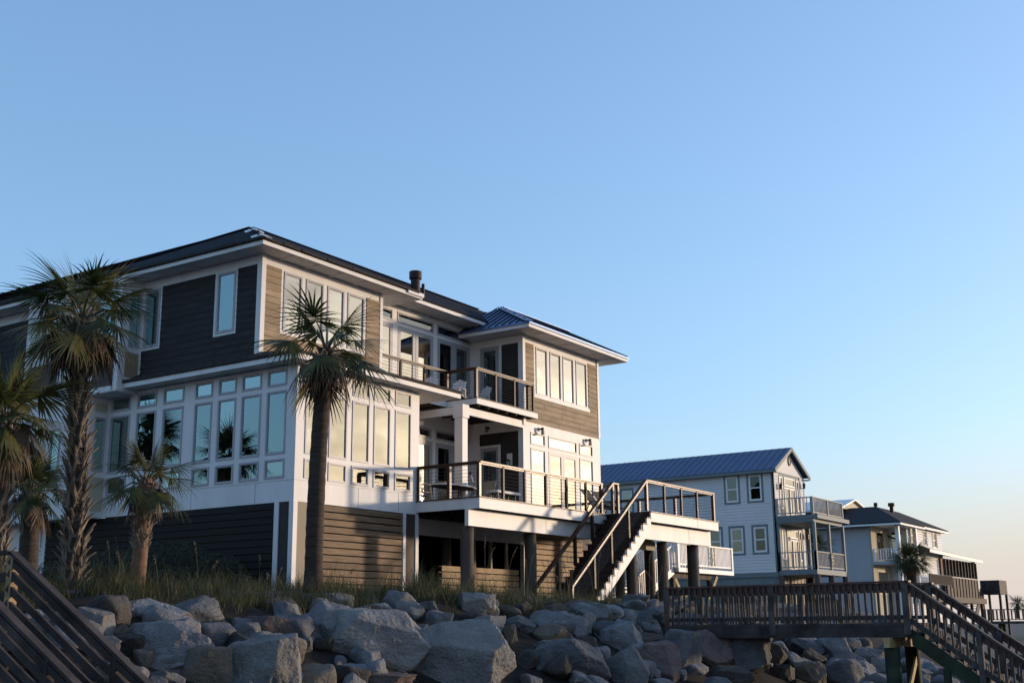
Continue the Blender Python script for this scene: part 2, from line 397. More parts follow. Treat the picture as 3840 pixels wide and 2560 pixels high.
# --- projecting bay on the side, upper level
wall(white, LB, 28.66, 33.2, 6.88, 10.29, [(28.85, 29.80, 8.32, 9.95)])
window(house, LB, 28.85, 29.80, 8.32, 9.95, glass=M_GLASSL, fw=0.05)
wall(white, RB, 22.41, X0, 6.88, 10.29, [(22.60, 22.98, 8.22, 9.98)])
window(house, RB, 22.60, 22.98, 8.22, 9.98, glass=M_GLASSL, fw=0.045)
brown.pbox(LB, 28.86, 29.80, 0.0, 0.012, 7.03, 8.16)
tan.pbox(RB, 22.52, 23.0, 0.0, 0.012, 7.3, 8.05)
cream.pbox(LB, 30.02, 31.3, 0.0, 0.012, 7.03, 8.10); cream.pbox(LB, 31.5, 33.0, 0.0, 0.012, 8.32, 9.40)
cream.pbox(LB, 30.02, 31.3, 0.0, 0.012, 8.32, 9.40)
brown.pbox(LB, 31.5, 33.0, 0.0, 0.012, 7.03, 8.06)
white.box(22.41, X0, 33.08, 33.2, 6.88, 10.29); inter.box(22.9, 23.0, 28.8, 33, 6.9, 10.2)
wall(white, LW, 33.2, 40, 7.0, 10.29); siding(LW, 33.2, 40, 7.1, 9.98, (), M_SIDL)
# --- projecting bay, lower level
wall(white, RB2, 22.36, X0, 3.28, 6.88, [(22.56, 22.96, 4.62, 6.24)])
window(house, RB2, 22.56, 22.96, 4.62, 6.24, glass=M_GLASSL, fw=0.045)
cream.pbox(RB2, 22.54, 22.98, 0.0, 0.012, 6.40, 6.66); cream.pbox(RB2, 22.52, 23.02, 0.0, 0.012, 3.45, 4.45)
hB = [(31.2, 31.7, 4.4, 6.0), (33.2, 34.2, 4.4, 6.0)]
wall(white, LB2, 30.03, 40, 3.28, 6.88, hB)
for h in hB: window(house, LB2, *h, glass=M_GLASSL)
inter.box(22.9, 23.0, 30, 40, 3.3, 6.8)
cream.pbox(LB2, 31.9, 32.9, 0.0, 0.012, 4.4, 6.0)

# --- recessed centre, upper storey
du = [(30.98, 31.94), (31.96, 32.96), (33.2, 34.18), (34.2, 35.18)]
hM = [(29.30, 30.68, 10.17, 10.56), (30.95, 32.97, 10.17, 10.56), (33.18, 35.2, 10.17, 10.56), (29.0, 29.8, 7.5, 10.06), (29.82, 30.7, 7.5, 10.06)] + [(a, b, 7.5, 10.06) for a, b in du]
wall(white, RM, 28.33, XT, 7.3, 10.75, hM)
for h in hM[:3]: window(house, RM, *h, fw=0.05, glass=M_GLASSD)
for i, h in enumerate(hM[3:]):
    o = window(house, RM, *h, fw=0.06, stile=0.14, base=0.22, mframe=M_DOOR, kind='door', glass=M_GLASSD if i > 3 else M_GLASS, proud=0.01, blind=M_CURT if i < 4 else None, blind_z=(7.7, 9.05) if i in (2, 3) else None)
inter.box(28.4, 35.3, 27.0, 27.1, 7.3, 10.7)
# --- recessed centre, lower storey
hD = [(31.0, 32.0, 6.40, 6.74), (32.15, 32.86, 6.40, 6.74), (33.12, 35.1, 6.40, 6.74), (32.0, 32.94, 3.72, 6.3), (33.12, 34.08, 3.72, 6.3), (34.12, 35.06, 3.72, 6.3), (30.9, 31.9, 3.72, 6.3)]
wall(white, RM, 28.33, XT, 3.6, 7.3, hD)
for h in hD[:3]: window(house, RM, *h, fw=0.05, glass=M_GLASSD)
for i, h in enumerate(hD[3:]):
    window(house, RM, *h, fw=0.06, stile=0.14, base=0.22, mframe=M_DOOR, kind='door', glass=M_GLASST if i in (0, 3) else M_GLASSD, proud=0.01, blind=M_CURT if i in (0, 3) else None)
inter.box(28.4, 35.3, 27.0, 27.1, 3.5, 6.9)

# --- front tower
tw = [(36.25, 37.03), (37.21, 37.99), (38.14, 38.93), (39.11, 39.93)]
hT = [(a, b, 8.24, 10.01) for a, b in tw]
wall(white, RT, XT, 40.85, 7.14, 10.29, hT)
for h in hT: window(house, RT, *h, fw=0.05, glass=M_GLASST)
siding(RT, 35.5, 40.72, 7.16, 10.05, [(36.1, 40.04, 8.1, 10.2)])
white.pbox(RT, XT - 0.012, 35.5, 0.0, 0.035, 7.0, 10.2); white.pbox(RT, 40.72, 40.86, 0.0, 0.035, 7.16, 10.29)
white.pbox(RT, 36.06, 40.08, 0.0, 0.035, 8.10, 8.24)
hT2 = [(35.83, 36.80, 6.36, 6.81), (37.03, 39.05, 6.36, 6.81), (39.25, 40.26, 6.36, 6.81), (35.83, 36.80, 4.2, 6.24), (39.25, 40.26, 3.9, 6.24), (37.03, 38.03, 3.72, 6.25), (38.04, 39.05, 3.72, 6.25)]
wall(white, RT, XT, 40.85, 3.28, 7.14, hT2)
for h in hT2[:5]: window(house, RT, *h, fw=0.05, glass=M_GLASST)
for h in hT2[5:]:
    o = window(house, RT, *h, fw=0.06, stile=0.13, base=0.2, mframe=M_DOOR, kind='door', glass=M_GLASST, proud=0.01)
    s_ = 1 if h[0] < 38 else -1
    ux = h[1] - 0.06 if s_ > 0 else h[0] + 0.06
    k = MB(); k.pbox(RT, ux - 0.012, ux + 0.012, 0.01, 0.02, 4.45, 4.85); k.beam((ux, YT - 0.05, 4.6), (ux - s_ * 0.13, YT - 0.05, 4.6), 0.02, 0.02); k.beam((ux, YT, 4.6), (ux, YT - 0.06, 4.6), 0.02, 0.02)
    k.build('handle', M_BLACK, o)
inter.box(35.6, 40.7, 24.6, 24.7, 3.3, 10.2); inter.box(35.5, 40.7, YT + 0.2, 24.6, 6.95, 7.1)
white.box(40.73, 40.85, YT + 0.12, 30, 3.28, 10.29)
# tower side wall facing the recess
hS = [(24.02, 24.85, 7.5, 10.02), (24.06, 24.84, 3.72, 6.3)]
wall(white, LT, YT + 0.12, YM, 3.28, 10.29, hS)
window(house, LT, *hS[0], stile=0.13, base=0.2, mframe=M_DOOR, kind='door', glass=M_GLASSD, proud=0.01)
window(house, LT, *hS[1], stile=0.10, base=0.2, mframe=M_DOOR, kind='door', glass=M_GLASSD, proud=0.012)
siding(LT, 23.18, 23.89, 7.52, 10.02, (), M_DARK)
siding(LT, 23.21, 24.88, 3.72, 6.81, [(23.96, 24.9, 3.72, 6.38)], M_DARK)
white.pbox(LT, 23.96, 24.06, 0.0, 0.035, 3.72, 6.38); white.pbox(LT, 24.06, 24.88, 0.0, 0.035, 6.30, 6.38)
inter.box(36.2, 36.3, 23.3, 25.2, 3.3, 10.2)

# --- ground level: posts and slat screens
post = [(RW, 27.62, 27.74), (RW, 28.2, 28.34), (RW, X0 - 0.015, 23.20), (LW, 22.70, 22.86), (LW, 32.5, 32.68), (RT, 35.28, 35.62)]
for pl, a, b in post: white.pbox(pl, a, b, -0.14, 0.02, 0.4, 3.28)
tan.pbox(RW, 23.20, 23.56, -0.05, 0.0, 0.4, 3.28); brown.pbox(RW, 27.74, 28.2, -0.05, -0.01, 0.4, 3.28); dark.pbox(LW, 22.34, 22.70, -0.05, -0.01, 0.4, 3.28)
dark.box(28.3, 28.36, Y0 + 0.1, 25, 0.4, 3.28)
def slats(name, pl, u0, u1, z0, z1, m, step=0.19, gap=0.036, back=0.12):
    s_ = MB(); z = z1
    while z > z0:
        s_.pbox(pl, u0, u1, -0.03 + random.uniform(-0.003, 0.003), 0.0 + random.uniform(-0.004, 0.004), max(z - step + gap, z0), z); z -= step
    o = s_.build(name, m, house)
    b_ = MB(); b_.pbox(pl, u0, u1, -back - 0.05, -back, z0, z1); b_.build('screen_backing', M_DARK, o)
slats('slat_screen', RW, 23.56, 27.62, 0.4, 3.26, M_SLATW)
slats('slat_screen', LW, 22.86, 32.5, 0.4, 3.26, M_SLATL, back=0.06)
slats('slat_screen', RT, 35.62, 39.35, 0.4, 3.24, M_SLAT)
slats('slat_screen', ('R', YT), 30.6, 34.98, 0.4, 1.91, M_SLAT, step=0.2)
for u in (32.5, 33.45, 34.4): tan.pbox(RT, u - 0.05, u + 0.05, -0.18, -0.08, 0.4, 2.8)
white.box(28.36, 35.28, YT, YT + 0.1, 2.8, 3.3)
dark.box(28.4, 41, 27.4, 27.5, 0.4, 3.3); dark.box(40.6, 40.7, 23.1, 27.4, 0.4, 3.3); dark.box(28.36, 41, 23.12, 27.4, 3.25, 3.27)
dark.box(39.4, 40.6, 23.1, 23.2, 0.4, 3.24)
# pale garage wing glimpsed at the far end
gar = MB(); lap(gar, ('L', 23.2), 32.7, 40, 0.4, 2.5, ex=0.12); gar.build('side_wall', M_WHITE, house)
white.pbox(('L', 23.0), 32.7, 40, -0.1, 0.0, 2.5, 3.28)

white.box(22.37, 23.2, 29.92, 40, 3.25, 3.275); white.box(22.3, X0, 28.67, 33.2, 6.85, 6.875)
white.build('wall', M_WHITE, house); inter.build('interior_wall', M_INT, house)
seam.build('board_joint', M_TRIM, house)

# --- roofs
roof = MB(); t_ = 0.06; ze = 10.47
E1, A_, = (22.34, 22.94, ze), (25.6, 26.84, 12.4)
roof.slab([E1, A_, (25.6, 41, 12.0), (22.34, 41, ze)], t_)
roof.slab([E1, (29.52, 22.94, ze), (29.52, 26.84, 12.4), A_], t_)
roof.slab([(28.4, 24.35, 10.93), (38.0, 24.35, 10.93), (38.0, 26.84, 12.4), (28.4, 26.84, 12.4)], t_)
roof.slab([(25.6, 41, 12.4), A_, (42, 26.84, 12.4), (42, 31.5, 10.2), (29, 31.5, 10.2), (29, 41, 10.2)], t_)
rf = roof.build('roof', M_ROOF, house)
sh = MB()
# ragged drip edge of the roofing above the fascia
for i in range(52):
    y = 22.96 + i * 0.34
    sh.box(22.33 - random.uniform(0, 0.03), 22.55, y, y + 0.338, 10.425, 10.49 + random.uniform(0, 0.02))
for i in range(19):
    x = 22.4 + i * 0.36
    sh.box(x, x + 0.358, 22.93 - random.uniform(0, 0.03), 23.2, 10.425, 10.49 + random.uniform(0, 0.02))
sh.build('shingle_edge', M_SHING, rf)
cap = MB(); cap.beam((22.6, 23.26, 10.64), A_, 0.2, 0.02); cap.beam(A_, (38, 26.84, 12.4), 0.2, 0.02); cap.beam(A_, (25.6, 40, 12.03), 0.2, 0.02)
cap.build('ridge_cap', M_ROOF, rf, smooth=True)
on_front = lambda x, y: (x, y, 10.50 + 0.495 * (y - 22.94))
on_side = lambda x, y: (x, y, 10.50 + 0.592 * (x - 22.34))
for bx, by in ((22.56, 23.20), (24.50, 25.52)):
    fl = MB(); hp = (bx, by, on_side(bx, by)[2] + .02); hq = (bx + .46, by + .55, on_side(bx + .46, 0)[2] + .02)
    fl.slab([hp, on_front(bx + .32, by - .06), on_front(bx + .78, by + .42), hq], .02)
    fl.slab([hp, hq, on_side(bx + .36, by + .84), on_side(bx - .06, by + .34)], .02)
    fl.build('hip_flashing', M_FLASH, rf)
# tower roof with standing seams
TA, TE = (36.9, 24.95, 11.94), (34.42, 22.08, 10.47)
tr = MB()
tr.slab([TE, TA, (34.42, 27.8, 10.47)], t_); tr.slab([TE, (41.8, 22.08, 10.47), (41.8, 24.95, 11.94), TA], t_)
tr.slab([TA, (41.8, 24.95, 11.94), (41.8, 27.8, 10.47), (34.42, 27.8, 10.47)], t_)
tro = tr.build('tower_roof', M_ROOFT, house)
sm = MB()
def on_l(y): # length of the left slope at this y
    return max(0.0, 1 - abs(y - 24.95) / (24.95 - 22.08 if y < 24.95 else 2.85))
y = 22.38
while y < 26.5:
    k = on_l(y)
    if k > 0.05: sm.beam((34.45, y, 10.50), (34.42 + 2.48 * k, y, 10.49 + 1.47 * k), 0.03, 0.05)
    y += 0.3
x = 34.9
while x < 41.7:
    k = min(1.0, (x - 34.42) / 2.48)
    sm.beam((x, 22.1, 10.50), (x, 22.08 + 2.87 * k, 10.49 + 1.47 * k), 0.03, 0.05); x += 0.4
sm.build('standing_seam', M_SEAM, tro)
hc = MB(); hc.beam(TE, TA, 0.34, 0.03, (0, 0, 1)); hc.beam(TA, (41.8, 24.95, 11.96), 0.3, 0.03); hc.build('hip_cap', M_ROOFT, tro)
# fascias (white) and soffits
fa = MB()
fa.box(22.39, 22.44, 22.99, 41, 10.29, 10.42); fa.box(22.44, 29.45, 22.99, 23.04, 10.29, 10.42); fa.box(29.45, 29.5, 22.99, 24.5, 10.29, 10.42)
fa.box(28.7, 29.5, 22.93, 22.99, 10.34, 10.46)
fa.box(28.42, 35.2, 24.37, 24.42, 10.75, 10.89); fa.box(35.1, 35.2, 24.42, 24.6, 10.3, 10.75)
fa.box(34.47, 34.52, 22.13, 25.2, 10.29, 10.43); fa.box(34.52, 41.78, 22.13, 22.18, 10.29, 10.43); fa.box(41.73, 41.78, 22.18, 28, 10.29, 10.43)
fa.box(22.52, 22.57, 21.69, 28.72, 6.95, 7.09); fa.box(22.57, 29.8, 21.69, 21.74, 6.95, 7.09); fa.box(29.75, 29.8, 21.74, 23.9, 6.95, 7.09)
fa.build('fascia', M_WHITE, house)
so = MB()
so.box(22.44, 29.45, 23.04, 41, 10.31, 10.33); so.box(28.4, 35.2, 24.42, 25.2, 10.77, 10.79); so.box(34.52, 41.73, 22.18, 28, 10.31, 10.33)
so.box(22.57, 29.75, 21.74, 28.7, 6.97, 6.99)
for i in range(9): so.box(22.44, X0, 23.75 + i * 1.2, 23.85 + i * 1.2, 10.29, 10.31)
for i in range(6): so.box(23.7 + i * 1.05, 23.8 + i * 1.05, 23.04, YU, 10.29, 10.31)
for i in range(6): so.box(29.3 + i * 1.1, 29.4 + i * 1.1, 24.42, YM, 10.75, 10.77)
for i in range(6): so.box(35.6 + i * 1.05, 35.7 + i * 1.05, 22.18, YT, 10.29, 10.31)
for i in range(6): so.box(22.57, X0, 22.4 + i * 1.1, 22.48 + i * 1.1, 6.95, 6.97)
for i in range(6): so.box(23.6 + i * 1.1, 23.68 + i * 1.1, 21.74, Y0, 6.95, 6.97)
so.build('soffit', M_WHITE, house)
lr = MB()
lr.slab([(22.49, 21.66, 7.13), (23.2, 23.8, 7.52), (23.2, 28.72, 7.52), (22.49, 28.72, 7.13)], 0.04)
lr.slab([(22.49, 21.66, 7.13), (29.82, 21.66, 7.13), (29.82, 23.8, 7.52), (23.2, 23.8, 7.52)], 0.04)
lro = lr.build('ledge_roof', M_SHING, house)
ls = MB()
for i in range(19):
    y = 21.7 + i * 0.37
    if y < 28.5: ls.box(22.47, 22.62, y, y + 0.365, 7.10, 7.16 + random.uniform(0, 0.03))
for i in range(20):
    x = 22.6 + i * 0.36
    ls.box(x, x + 0.355, 21.64, 21.8, 7.10, 7.16 + random.uniform(0, 0.02))
ls.build('shingle_edge', M_SHING, lro)

# --- vents on the roof
ch = MB(); ch.tube([(32.93, 26.0, 11.7), (32.93, 26.0, 12.28)], 0.17, 16); ch.tube([(32.93, 26, 12.28), (32.93, 26, 12.31)], 0.17, 16, 0.23); ch.tube([(32.93, 26, 12.31), (32.93, 26, 12.58)], 0.23, 16)
ch.build('flue', M_POSTD, house, smooth=False)
ch = MB(); ch.tube([(32.1, 25.0, 11.2), (32.1, 25.0, 11.76)], 0.06, 10); ch.build('vent_pipe', M_POSTD, house)

# --- caged lamps on the tower front and under the porch
def lamp(pl, u, z, sc=1.0):
    b_ = MB(); k, c = pl
    P = (lambda du, n, dz: (u + du * sc, c - n * sc, z + dz * sc)) if k == 'R' else (lambda du, n, dz: (c - n * sc, u + du * sc, z + dz * sc))
    b_.tube([P(0, 0, 0), P(0, 0.03, 0)], 0.07 * sc, 10); b_.tube([P(0, 0.03, 0), P(0, 0.16, 0.02)], 0.03 * sc, 8)
    b_.tube([P(0, 0.17, 0.05), P(0, 0.17, -0.03)], 0.055 * sc, 10)
    for i in range(6):
        a = i * math.pi / 3
        b_.tube([P(0.058 * math.cos(a), 0.17 + 0.058 * math.sin(a), -0.03), P(0.058 * math.cos(a), 0.17 + 0.058 * math.sin(a), -0.2)], 0.006 * sc, 4)
    for dz in (-0.09, -0.15, -0.2):
        b_.tube([P(0.06 * math.cos(t), 0.17 + 0.06 * math.sin(t), dz) for t in [i * math.pi / 5 for i in range(11)]], 0.006 * sc, 4)
    o = b_.build('wall_lamp', M_BLACK, house)
    g = MB(); g.tube([P(0, 0.17, -0.03), P(0, 0.17, -0.17), P(0, 0.17, -0.19)], 0.045 * sc, 10); g.build('lamp_glass', M_LAMPG, o, smooth=True)
lamp(RT, 36.38, 6.96); lamp(RT, 39.80, 6.97)
lamp(LT, 23.56, 5.75); pm = MB(); pm.pbox(LT, 23.45, 23.68, 0.03, 0.04, 5.6, 6.02); pm.build('lamp_plate', M_WHITE, house)
lamp(LT, 24.5, 7.02, 0.8)

# --- balcony of the upper storey
zf = 7.47
bal = MB()
bal.box(28.33, 32.13, 23.9, 23.95, 7.25, zf - 0.03); bal.box(32.08, 32.13, 22.69, 23.9, 7.25, zf - 0.03); bal.box(32.13, 35.85, 22.69, 22.74, 7.25, zf - 0.03); bal.box(35.8, 35.85, 22.74, YT, 7.25, zf - 0.03)
bal.box(31.66, XT, YT, YT + 0.12, 6.89, 7.14); bal.box(31.66, 31.78, YT + 0.12, 25.2, 6.89, 7.14)
bal.box(31.66, 31.95, YT - 0.02, YT + 0.3, 3.68, 6.76); bal.box(31.62, 31.99, YT - 0.06, YT + 0.34, 6.76, 7.2)
balo = bal.build('balcony', M_WHITE, house)
bf = MB(); bf.box(28.33, 32.1, 23.88, YM, zf - 0.03, zf); bf.box(32.06, XT, 22.67, YM, zf - 0.028, zf + 0.002); bf.box(XT, 35.87, 22.67, YT, zf - 0.028, zf + 0.002)
bf.build('floor_board', M_POSTD, balo)
jo = MB()
for i in range(12): jo.box(29.0 + i * 0.56, 29.05 + i * 0.56, 22.8 if 29 + i * 0.56 > 32.1 else 23.96, YM, 7.2, 7.42)
jo.build('joist', M_DARK, balo)

def railing(parent, pts, posts, h=1.0, nc=9, endmat=None, cap_w=0.13, cap_m=None, mid_m=None):
    """pts: floor polyline; posts: list of (point, is_end)."""
    cp = MB()
    for a, b in zip(pts[:-1], pts[1:]):
        a = Vector(a); b = Vector(b); cp.beam(a + Vector((0, 0, h)), b + Vector((0, 0, h)), cap_w, 0.045)
        d = (b - a).normalized() * 0.02
        cp.beam(a + Vector((0, 0, h - 0.045)), b + Vector((0, 0, h - 0.045)), 0.045, 0.05)
    cp.build('handrail', cap_m or M_IPEL, parent)
    for p, e in posts:
        q = MB(); s_ = 0.05 if e else 0.038
        q.box(p[0] - s_, p[0] + s_, p[1] - s_, p[1] + s_, p[2], p[2] + h - 0.03); q.build('rail_post', (endmat or M_IPEL) if e else (mid_m or M_POSTD), parent)
    cb = MB()
    for a, b in zip(pts[:-1], pts[1:]):
        a = Vector(a); b = Vector(b)
        for i in range(nc):
            z = (h - 0.07) * (i + 0.7) / nc; cb.tube([a + Vector((0, 0, z)), b + Vector((0, 0, z))], 0.0055, 4, cap=False)
    cb.build('wire_cables', M_STEEL, parent)
railing(balo, [(28.36, 23.95, zf), (32.1, 23.95, zf), (32.1, 22.74, zf), (35.62, 22.74, zf), (35.62, YT, zf)],
        [((29.6, 23.95, zf), 0), ((30.85, 23.95, zf), 0), ((32.1, 23.95, zf), 1), ((32.1, 22.74, zf), 1), ((33.25, 22.74, zf), 0), ((34.4, 22.74, zf), 0), ((35.62, 22.74, zf), 0), ((35.62, 22.96, zf), 0)])

def adirondack(loc, rz, label):
    c = thing('balcony_chair', label, 'chair', (0, 0, 0), 'white chairs on the upper balcony')
    q = MB()
    for i in range(5): q.beam((-.2 + i * .1, .22, .34), (-.2 + i * .1, .48, .98 - .04 * abs(i - 2)), .09, .02, (0, 1, 0))
    q.build('backrest', M_WHITE, c)
    q = MB(); q.beam((0, -.28, .40), (0, .26, .32), .5, .03); q.build('seat', M_WHITE, c)
    for x in (-.26, .26):
        q = MB(); q.box(x - .03, x + .03, -.3, -.24, 0, .55); q.beam((x, -.3, .55), (x, .34, .57), .1, .025); q.beam((x, .3, .57), (x, .36, 0), .04, .06); q.build('arm_frame', M_WHITE, c)
    c.location = loc; c.rotation_euler = (0, 0, rz); return c
a0 = adirondack((32.9, 24.2, zf), R(-75), 'white slatted chair on the upper balcony, the right one by the corner post')
copy_tree(a0, (31.9, 24.55, zf), R(-60), 'white slatted chair on the upper balcony nearer the dark glass door')
copy_tree(a0, (34.4, 24.3, zf), R(-100), 'white slatted chair in the shade by the balcony side door')
# ================================================================ raised deck on piles
zd = 3.68
deck = thing('raised_deck', 'raised white banded deck on thick round piles in front of the nearest house', 'deck', (33, 20.5, 0.7))
b = MB()
b.box(28.23, 28.28, 19.89, Y0, 3.34, zd - 0.035); b.box(28.28, 35.66, 19.89, 19.94, 3.34, zd - 0.035)
b.box(35.61, 40.95, 18.2, 18.25, 3.34, zd - 0.035); b.box(40.9, 40.95, 18.25, 23, 3.34, zd - 0.035)
b.build('band', M_WHITE, deck)
b = MB()
b.box(28.2, 35.6, 19.86, 25.2, zd - 0.035, zd); b.box(35.6, 40.98, 18.17, 22.98, zd - 0.035, zd)
b.build('deck_board', M_IPE, deck)
b = MB()
for i in range(14): b.box(28.6 + i * 0.6, 28.64 + i * 0.6, 19.95 if 28.6 + i * .6 < 35.6 else 18.3, 23, 3.36, 3.64)
for i in range(6): b.box(37.2 + i * 0.6, 37.24 + i * 0.6, 18.3, 23, 3.36, 3.64)
b.build('joist', M_DARK, deck)
b = MB(); b.box(28.12, 35.4, 20.2, 20.33, 2.85, 3.335); b.build('beam', M_WHITE, deck)
b = MB(); b.box(35.3, 40.88, 18.5, 18.63, 2.8, 3.335); b.build('beam', M_WHITE, deck)
b = MB(); b.box(36.3, 38.0, 19.3, 19.4, 2.55, 2.86); b.build('beam', M_TAN, deck)
b = MB()
for x in (32.3, ): b.box(x, x + 0.006, 20.194, 20.2, 2.86, 3.33)
b.box(39.06, 39.066, 18.494, 18.5, 2.81, 3.33); b.box(39.2, 39.206, 18.194, 18.2, 3.35, 3.64)
b.build('board_joint', M_TRIM, deck)
for x, y, r, zt in ((28.47, 20.5, 0.195, 2.86), (31.84, 20.5, 0.19, 2.86), (31.35, 23.4, 0.16, 2.86), (35.36, 18.85, 0.175, 2.82), (37.62, 18.85, 0.18, 2.82), (40.05, 18.85, 0.21, 2.82), (37.95, 20.7, 0.165, 3.36), (40.45, 20.8, 0.19, 3.36)):
    p = MB(); pts = [(x + 0.012 * math.sin(i * 1.7 + x), y, 0.1 + (zt - 0.1) * i / 6) for i in range(7)]
    p.tube(pts, r * 1.03, 28, r * 0.98); p.build('pile', M_PILE, deck, smooth=True)
b = MB(); b.box(34.2, 34.32, 19.6, 19.72, 0.3, 2.2); b.build('brace_post', M_SLAT, deck)
railing(deck, [(28.28, Y0 - 0.03, zd), (28.28, 19.94, zd), (35.45, 19.94, zd)],
        [((28.28, Y0 - 0.07, zd), 1), ((28.28, 21.01, zd), 1), ((28.28, 19.94, zd), 1), ((29.51, 19.94, zd), 0), ((30.69, 19.94, zd), 0), ((31.91, 19.94, zd), 0), ((33.15, 19.94, zd), 0), ((34.38, 19.94, zd), 0), ((35.4, 19.94, zd), 1)])
railing(deck, [(35.42, 18.25, zd), (40.72, 18.25, zd), (40.72, 22.9, zd)],
        [((35.42, 18.25, zd), 1), ((36.73, 18.25, zd), 0), ((38.03, 18.25, zd), 0), ((39.29, 18.25, zd), 0), ((40.68, 18.25, zd), 1), ((40.72, 19.8, zd), 1), ((40.72, 21.3, zd), 1), ((40.72, 22.85, zd), 1)])

# ================================================================ stairs from the deck
stair = thing('deck_staircase', 'dark wooden stairs with white sawtooth stringers and cable railings down from the raised deck', 'staircase', (33, 19, 0.5))
nst, run, rise, xt = 15, 0.285, 0.2143, 35.6
for ya, yb in ((18.2, 18.26), (19.74, 19.8)):
    poly = []
    for i in range(nst):
        z = zd - 0.035 - (i + 1) * rise
        poly += [(xt - i * run, z), (xt - (i + 1) * run, z)]
    xb, zb_ = poly[-1]
    poly = poly + [(xb, zb_ - 0.1), (xb + 0.25, zb_ - 0.22), (xt, zd - 0.36 - 0.25)]
    s_ = MB(); s_.prism(poly, 'y', ya, yb); s_.build('stringer', M_WHITE if ya < 19 else M_POSTD, stair)
for i in range(nst):
    z = zd - (i + 1) * rise
    t = MB(); t.box(xt - (i + 1) * run - 0.03, xt - i * run, 18.17, 19.83, z - 0.034, z); t.build('tread', M_IPE, stair)
rz = MB()
for i in range(nst): rz.box(xt - i * run - 0.02, xt - i * run, 18.27, 19.73, zd - (i + 1) * rise, zd - i * rise - 0.036)
rz.build('riser', M_POSTD, stair)
def stair_rail(y, top, bot, posts, lead):
    cp = MB(); a = Vector((top[0], y, top[1])); b_ = Vector((bot[0], y, bot[1]))
    cp.beam(a, b_, 0.12, 0.05)
    if lead: cp.beam(a, (top[0] + lead, y, top[1]), 0.12, 0.05)
    cp.build('handrail', M_IPEL, stair)
    up = MB(); up.beam(a - Vector((0, 0, 0.055)), b_ - Vector((0, 0, 0.055)), 0.07, 0.055); up.build('lower_rail', M_POSTD, stair)
    for x, z0, z1, m in posts:
        q = MB(); q.box(x - 0.045, x + 0.045, y - 0.045, y + 0.045, z0, z1); q.build('rail_post', m, stair)
    cb = MB()
    for i in range(9):
        dz = -0.95 * (i + 1) / 10
        cb.tube([a + Vector((0, 0, dz)), b_ + Vector((0, 0, dz * 0.8))], 0.0055, 4, cap=False)
    cb.build('wire_cables', M_STEEL, stair)
sl = lambda x, top, bot: top[1] + (x - top[0]) * (bot[1] - top[1]) / (bot[0] - top[0])
T, B_ = (35.42, 4.68), (30.5, 1.13)
stair_rail(18.25, T, B_, [(x, sl(x, T, B_) - 1.0, sl(x, T, B_) - 0.03, M_POSTD) for x in (34.11, 32.94, 31.85)] + [(30.53, 0.2, 1.12, M_IPEL)], 0)
T, B_ = (35.93, 4.74), (30.89, 1.1)
stair_rail(19.8, T, B_, [(x, sl(x, T, B_) - 1.0, sl(x, T, B_) - 0.03, M_POSTD) for x in (34.52, 33.38, 32.27)] + [(30.95, 0.3, 1.1, M_IPEL), (35.95, zd, 4.7, M_IPEL), (36.3, zd, 4.7, M_IPEL)], 0.4)

# ================================================================ things standing on the deck
def sling_chair(loc, rz, label, group='sling chairs around the deck table'):
    c = thing('sling_chair', label, 'chair', (0, 0, 0), group)
    fr = MB()
    for s_ in (-0.27, 0.27):
        fr.tube([(s_, -0.28, 0.0), (s_, -0.30, 0.40), (s_, -0.24, 0.62), (s_, 0.0, 0.64), (s_, 0.20, 0.58)], 0.02, 6)
        fr.tube([(s_, -0.26, 0.02), (s_, 0.0, 0.05), (s_, 0.30, 0.02)], 0.02, 6)
        fr.tube([(s_ * .93, -0.26, 0.40), (s_ * .93, 0.18, 0.37), (s_ * .93, 0.36, 0.98)], 0.018, 6)
    fr.tube([(-0.25, 0.36, 0.98), (0.25, 0.36, 0.98)], 0.018, 6); fr.tube([(-0.25, -0.26, 0.40), (0.25, -0.26, 0.40)], 0.018, 6)
    fr.build('frame', M_ALU, c, smooth=True)
    s_ = MB(); s_.beam((0, -0.26, 0.405), (0, 0.18, 0.37), 0.48, 0.012); s_.build('seat', M_SLING, c)
    s_ = MB(); s_.beam((0, 0.18, 0.37), (0, 0.36, 0.97), 0.48, 0.012, (0, 1, 0)); s_.build('backrest', M_SLING, c)
    c.location = loc; c.rotation_euler = (0, 0, rz)
    return c
ch0 = sling_chair((29.15, 22.85, zd), R(95), 'tan sling chair beside the white corner of the glazed wing, nearest the wall')
copy_tree(ch0, (30.0, 23.55, zd), R(20), 'tan sling chair with curved arm at the left end of the deck table')
copy_tree(ch0, (31.35, 23.3, zd), R(-12), 'tan sling chair at the middle of the deck table near the white column')
copy_tree(ch0, (32.0, 22.4, zd), R(-95), 'tan sling chair between the deck table and the low white bench table')
tb = thing('deck_table', 'oval patio table with pale rim and thin dark legs among sling chairs', 'table', (30.8, 22.8, zd))
t = MB(); ov = [(30.85 + 1.02 * math.cos(a), 22.75 + 0.5 * math.sin(a)) for a in [i * 2 * math.pi / 32 for i in range(32)]]
t.prism(ov, 'z', zd + 0.67, zd + 0.70); t.build('tabletop', M_DARK, tb)
t = MB(); t.tube([(x, y, zd + 0.69) for x, y in ov] + [(ov[0][0], ov[0][1], zd + 0.69)], 0.022, 6); t.build('rim', M_WHITE, tb, smooth=True)
for dx in (-0.7, 0.7):
    for dy in (-0.3, 0.3):
        l = MB(); l.tube([(30.85 + dx, 22.75 + dy, zd), (30.85 + dx * .93, 22.75 + dy, zd + 0.35), (30.85 + dx, 22.75 + dy, zd + 0.67)], 0.018, 6); l.build('leg', M_BLACK, tb)
bn = thing('bench_table', 'long low white topped table with thin legs behind the front deck railing', 'table', (32.7, 22, zd))
